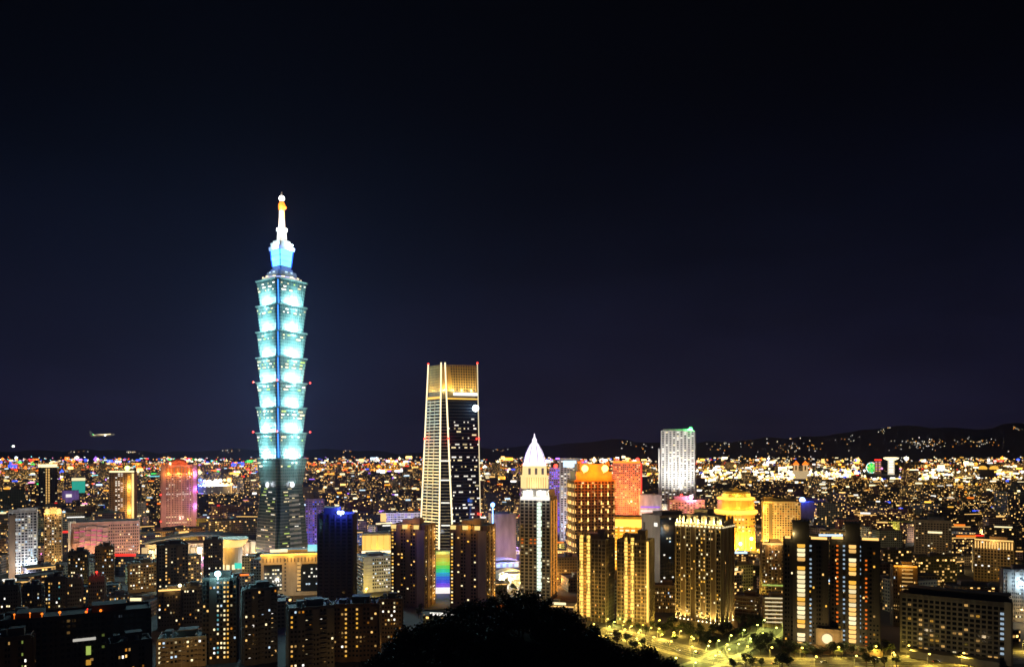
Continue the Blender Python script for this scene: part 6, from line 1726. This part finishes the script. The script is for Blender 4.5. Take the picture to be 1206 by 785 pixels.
def stadium(root, w, h, s):
    b = MB(); b.lathe(0, 0, [(w * .5, 0), (w * .52, h * .5), (w * .46, h * .55), (w * .3, h * .1)], 24); part_of(root, b, 'stand', M['white'])
    for k in range(16):
        t = k / 15 - .5; key = 'blue' if t < -.33 else 'cool' if t < -.1 else 'white' if t < .2 else 'warm'
        b = MB(); b.ball((t * w, -w * .2, h * (.55 + .3 * math.sin(k * 1.7) ** 2)), s * (1.6 + (k % 3) * .5)); b.tube((t * w, -w * .2, 0), (t * w, -w * .2, h * .6), s * .15); part_of(root, b, 'flood_lamp', em(key, 4))
        if k % 3 == 0: lamp(root, (t * w, -w * .35, h * 1.1), COL[key], 300000, 3)
far_tower('floodlit_stadium', 'far floodlit stadium, blue-white to yellow, between pink tower and pagoda skyscraper', 'stadium', 253, 36, 562, 2700, stadium)
def screenb(root, w, h, s):
    b = MB(); b.box(0, 0, 0, w, w * .6, h); part_of(root, b, 'wall', M['stone']); b = MB(); b.box(0, -w * .31, h * .35, w * .96, .6, h * .5); part_of(root, b, 'video_screen', em('teal', 0.5)); b = MB(); b.box(0, -w * .31, h * .87, w, .6, h * .12); part_of(root, b, 'roof_light', em('pale', 1.2))
far_tower('screen_fronted_block', 'far block with a teal video screen, beside the yellow-ribbed tower', 'building', 92.5, 14, 562, 2300, screenb)
def viol(root, w, h, s):
    b = MB(); b.box(0, 0, 0, w, w * .6, h); part_of(root, b, 'wall', M['purple']); b = MB(); b.box(-w * .1, -w * .31, h * .6, w * .35, .6, h * .18); part_of(root, b, 'wall_sign', em('white', 1.0)); lamp(root, (0, -60, h * .6), (.6, .4, 1), 40000, 2)
far_tower('violet_block', 'low violet-lit block with a white sign, under the teal video screen', 'building', 83, 17, 577, 2050, viol)
def blueroof(root, w, h, s):
    b = MB(); b.box(0, 0, 0, w, w * .6, h); part_of(root, b, 'wall', M['stone'])
    for k in range(6): b = MB(); b.box(-w * .4 + w * .16 * k, -w * .31, h * .3, w * .1, .5, h * .1); part_of(root, b, 'lit_window', em('white', .8))
    b = MB(); b.ball((0, -w * .2, h + s * 2), s * 3.2); part_of(root, b, 'roof_lamp', emis('blue_star', (.2, .3, 1), 9)); lamp(root, (0, -w * .4, h + s * 5), (.03, .07, 1), 50000, 2); lamp(root, (w * .2, w * .6, h + s * 6), (.03, .07, 1), 70000, 2)
far_tower('blue_lamp_block', 'dark block under a brilliant blue star-like roof lamp, behind the gridded office', 'building', 945, 26, 590, 1450, blueroof)

def airliner(px, py, Y, label, head):
    c = at(px, py, Y); root = thing('airliner', label, 'aeroplane', c, R(90 if not head else 180)); root.rotation_euler = (0, R(-3 if not head else 0), R(0 if not head else -80))
    b = MB(); pr = [(-22, .3), (-20, 1.3), (-15, 2.1), (12, 2.1), (18, 1.6), (21.5, .3)]
    b.loft([[Vector((x, r * math.cos(2 * math.pi * i / 12), r * math.sin(2 * math.pi * i / 12))) for i in range(12)] for x, r in pr], 0); part_of(root, b, 'fuselage', M['white'], True)
    for s in (-1, 1):
        b = MB(); b.loft([[Vector((-3, s * 1.8, -.8)), Vector((5, s * 1.8, -.8)), Vector((5, s * 1.8, -.3)), Vector((-3, s * 1.8, -.3))][::s], [Vector((-7, s * 20, .6)), Vector((-5, s * 20, .6)), Vector((-5, s * 20, .8)), Vector((-7, s * 20, .8))][::s]], 0); part_of(root, b, 'wing', M['metal'])
        b = MB(); b.tube((0, s * 6.5, -1.6), (4.2, s * 6.5, -1.6), 1.0, 1.1, 10); part_of(root, b, 'engine', M['metal'])
        b = MB(); b.loft([[Vector((-20, s * .8, .6)), Vector((-16, s * .8, .6)), Vector((-16, s * .8, .9)), Vector((-20, s * .8, .9))][::s], [Vector((-21.5, s * 7, 1)), Vector((-20, s * 7, 1)), Vector((-20, s * 7, 1.2)), Vector((-21.5, s * 7, 1.2))][::s]], 0); part_of(root, b, 'tailplane', M['metal'])
        b = MB(); b.ball((-5.5, s * 20.2, .8), .5); part_of(root, b, 'wingtip_light', em('red' if s > 0 else 'green', 6))
        b = MB(); b.ball((5.5, s * 2.4, -.8), 1.1 if not head else 6.0); part_of(root, b, 'landing_light', em('white', 6))
        b = MB(); b.box(0, s * 2.12, .4, 30, .12, .9); part_of(root, b, 'window_row', em('pale', 2.2))
    b = MB(); b.loft([[Vector((-21.5, -.2, 1)), Vector((-15, -.2, 1.6)), Vector((-15, .2, 1.6)), Vector((-21.5, .2, 1))], [Vector((-23.5, -.12, 8)), Vector((-20.5, -.12, 8)), Vector((-20.5, .12, 8)), Vector((-23.5, .12, 8))]], 0); part_of(root, b, 'tail_fin', M['white'])
airliner(121, 512, 1300, 'airliner with a lit window row flying low over the left of the city', False)
airliner(16, 525, 5200, 'far airliner coming on with bright landing lights, above the left horizon', True)

# ------------------------------------------------------------------ the hazy night air
b = MB(); b.box(0, 6000, -1.0, 30400, 19000, 681.0)
hz = b.build('haze', None if False else bpy.data.materials.new('haze_air'))
tag(hz, kind='stuff')
hm = hz.data.materials[0]; hm.use_nodes = True
hn, hlk = hm.node_tree.nodes, hm.node_tree.links
hn.clear()
ho = hn.new('ShaderNodeOutputMaterial'); hv = hn.new('ShaderNodeVolumePrincipled')
hv.inputs['Color'].default_value = (0.42, 0.50, 1.0, 1)
hv.inputs['Density'].default_value = 0.000032
hv.inputs['Anisotropy'].default_value = 0.3
hlk.new(hv.outputs[0], ho.inputs['Volume'])
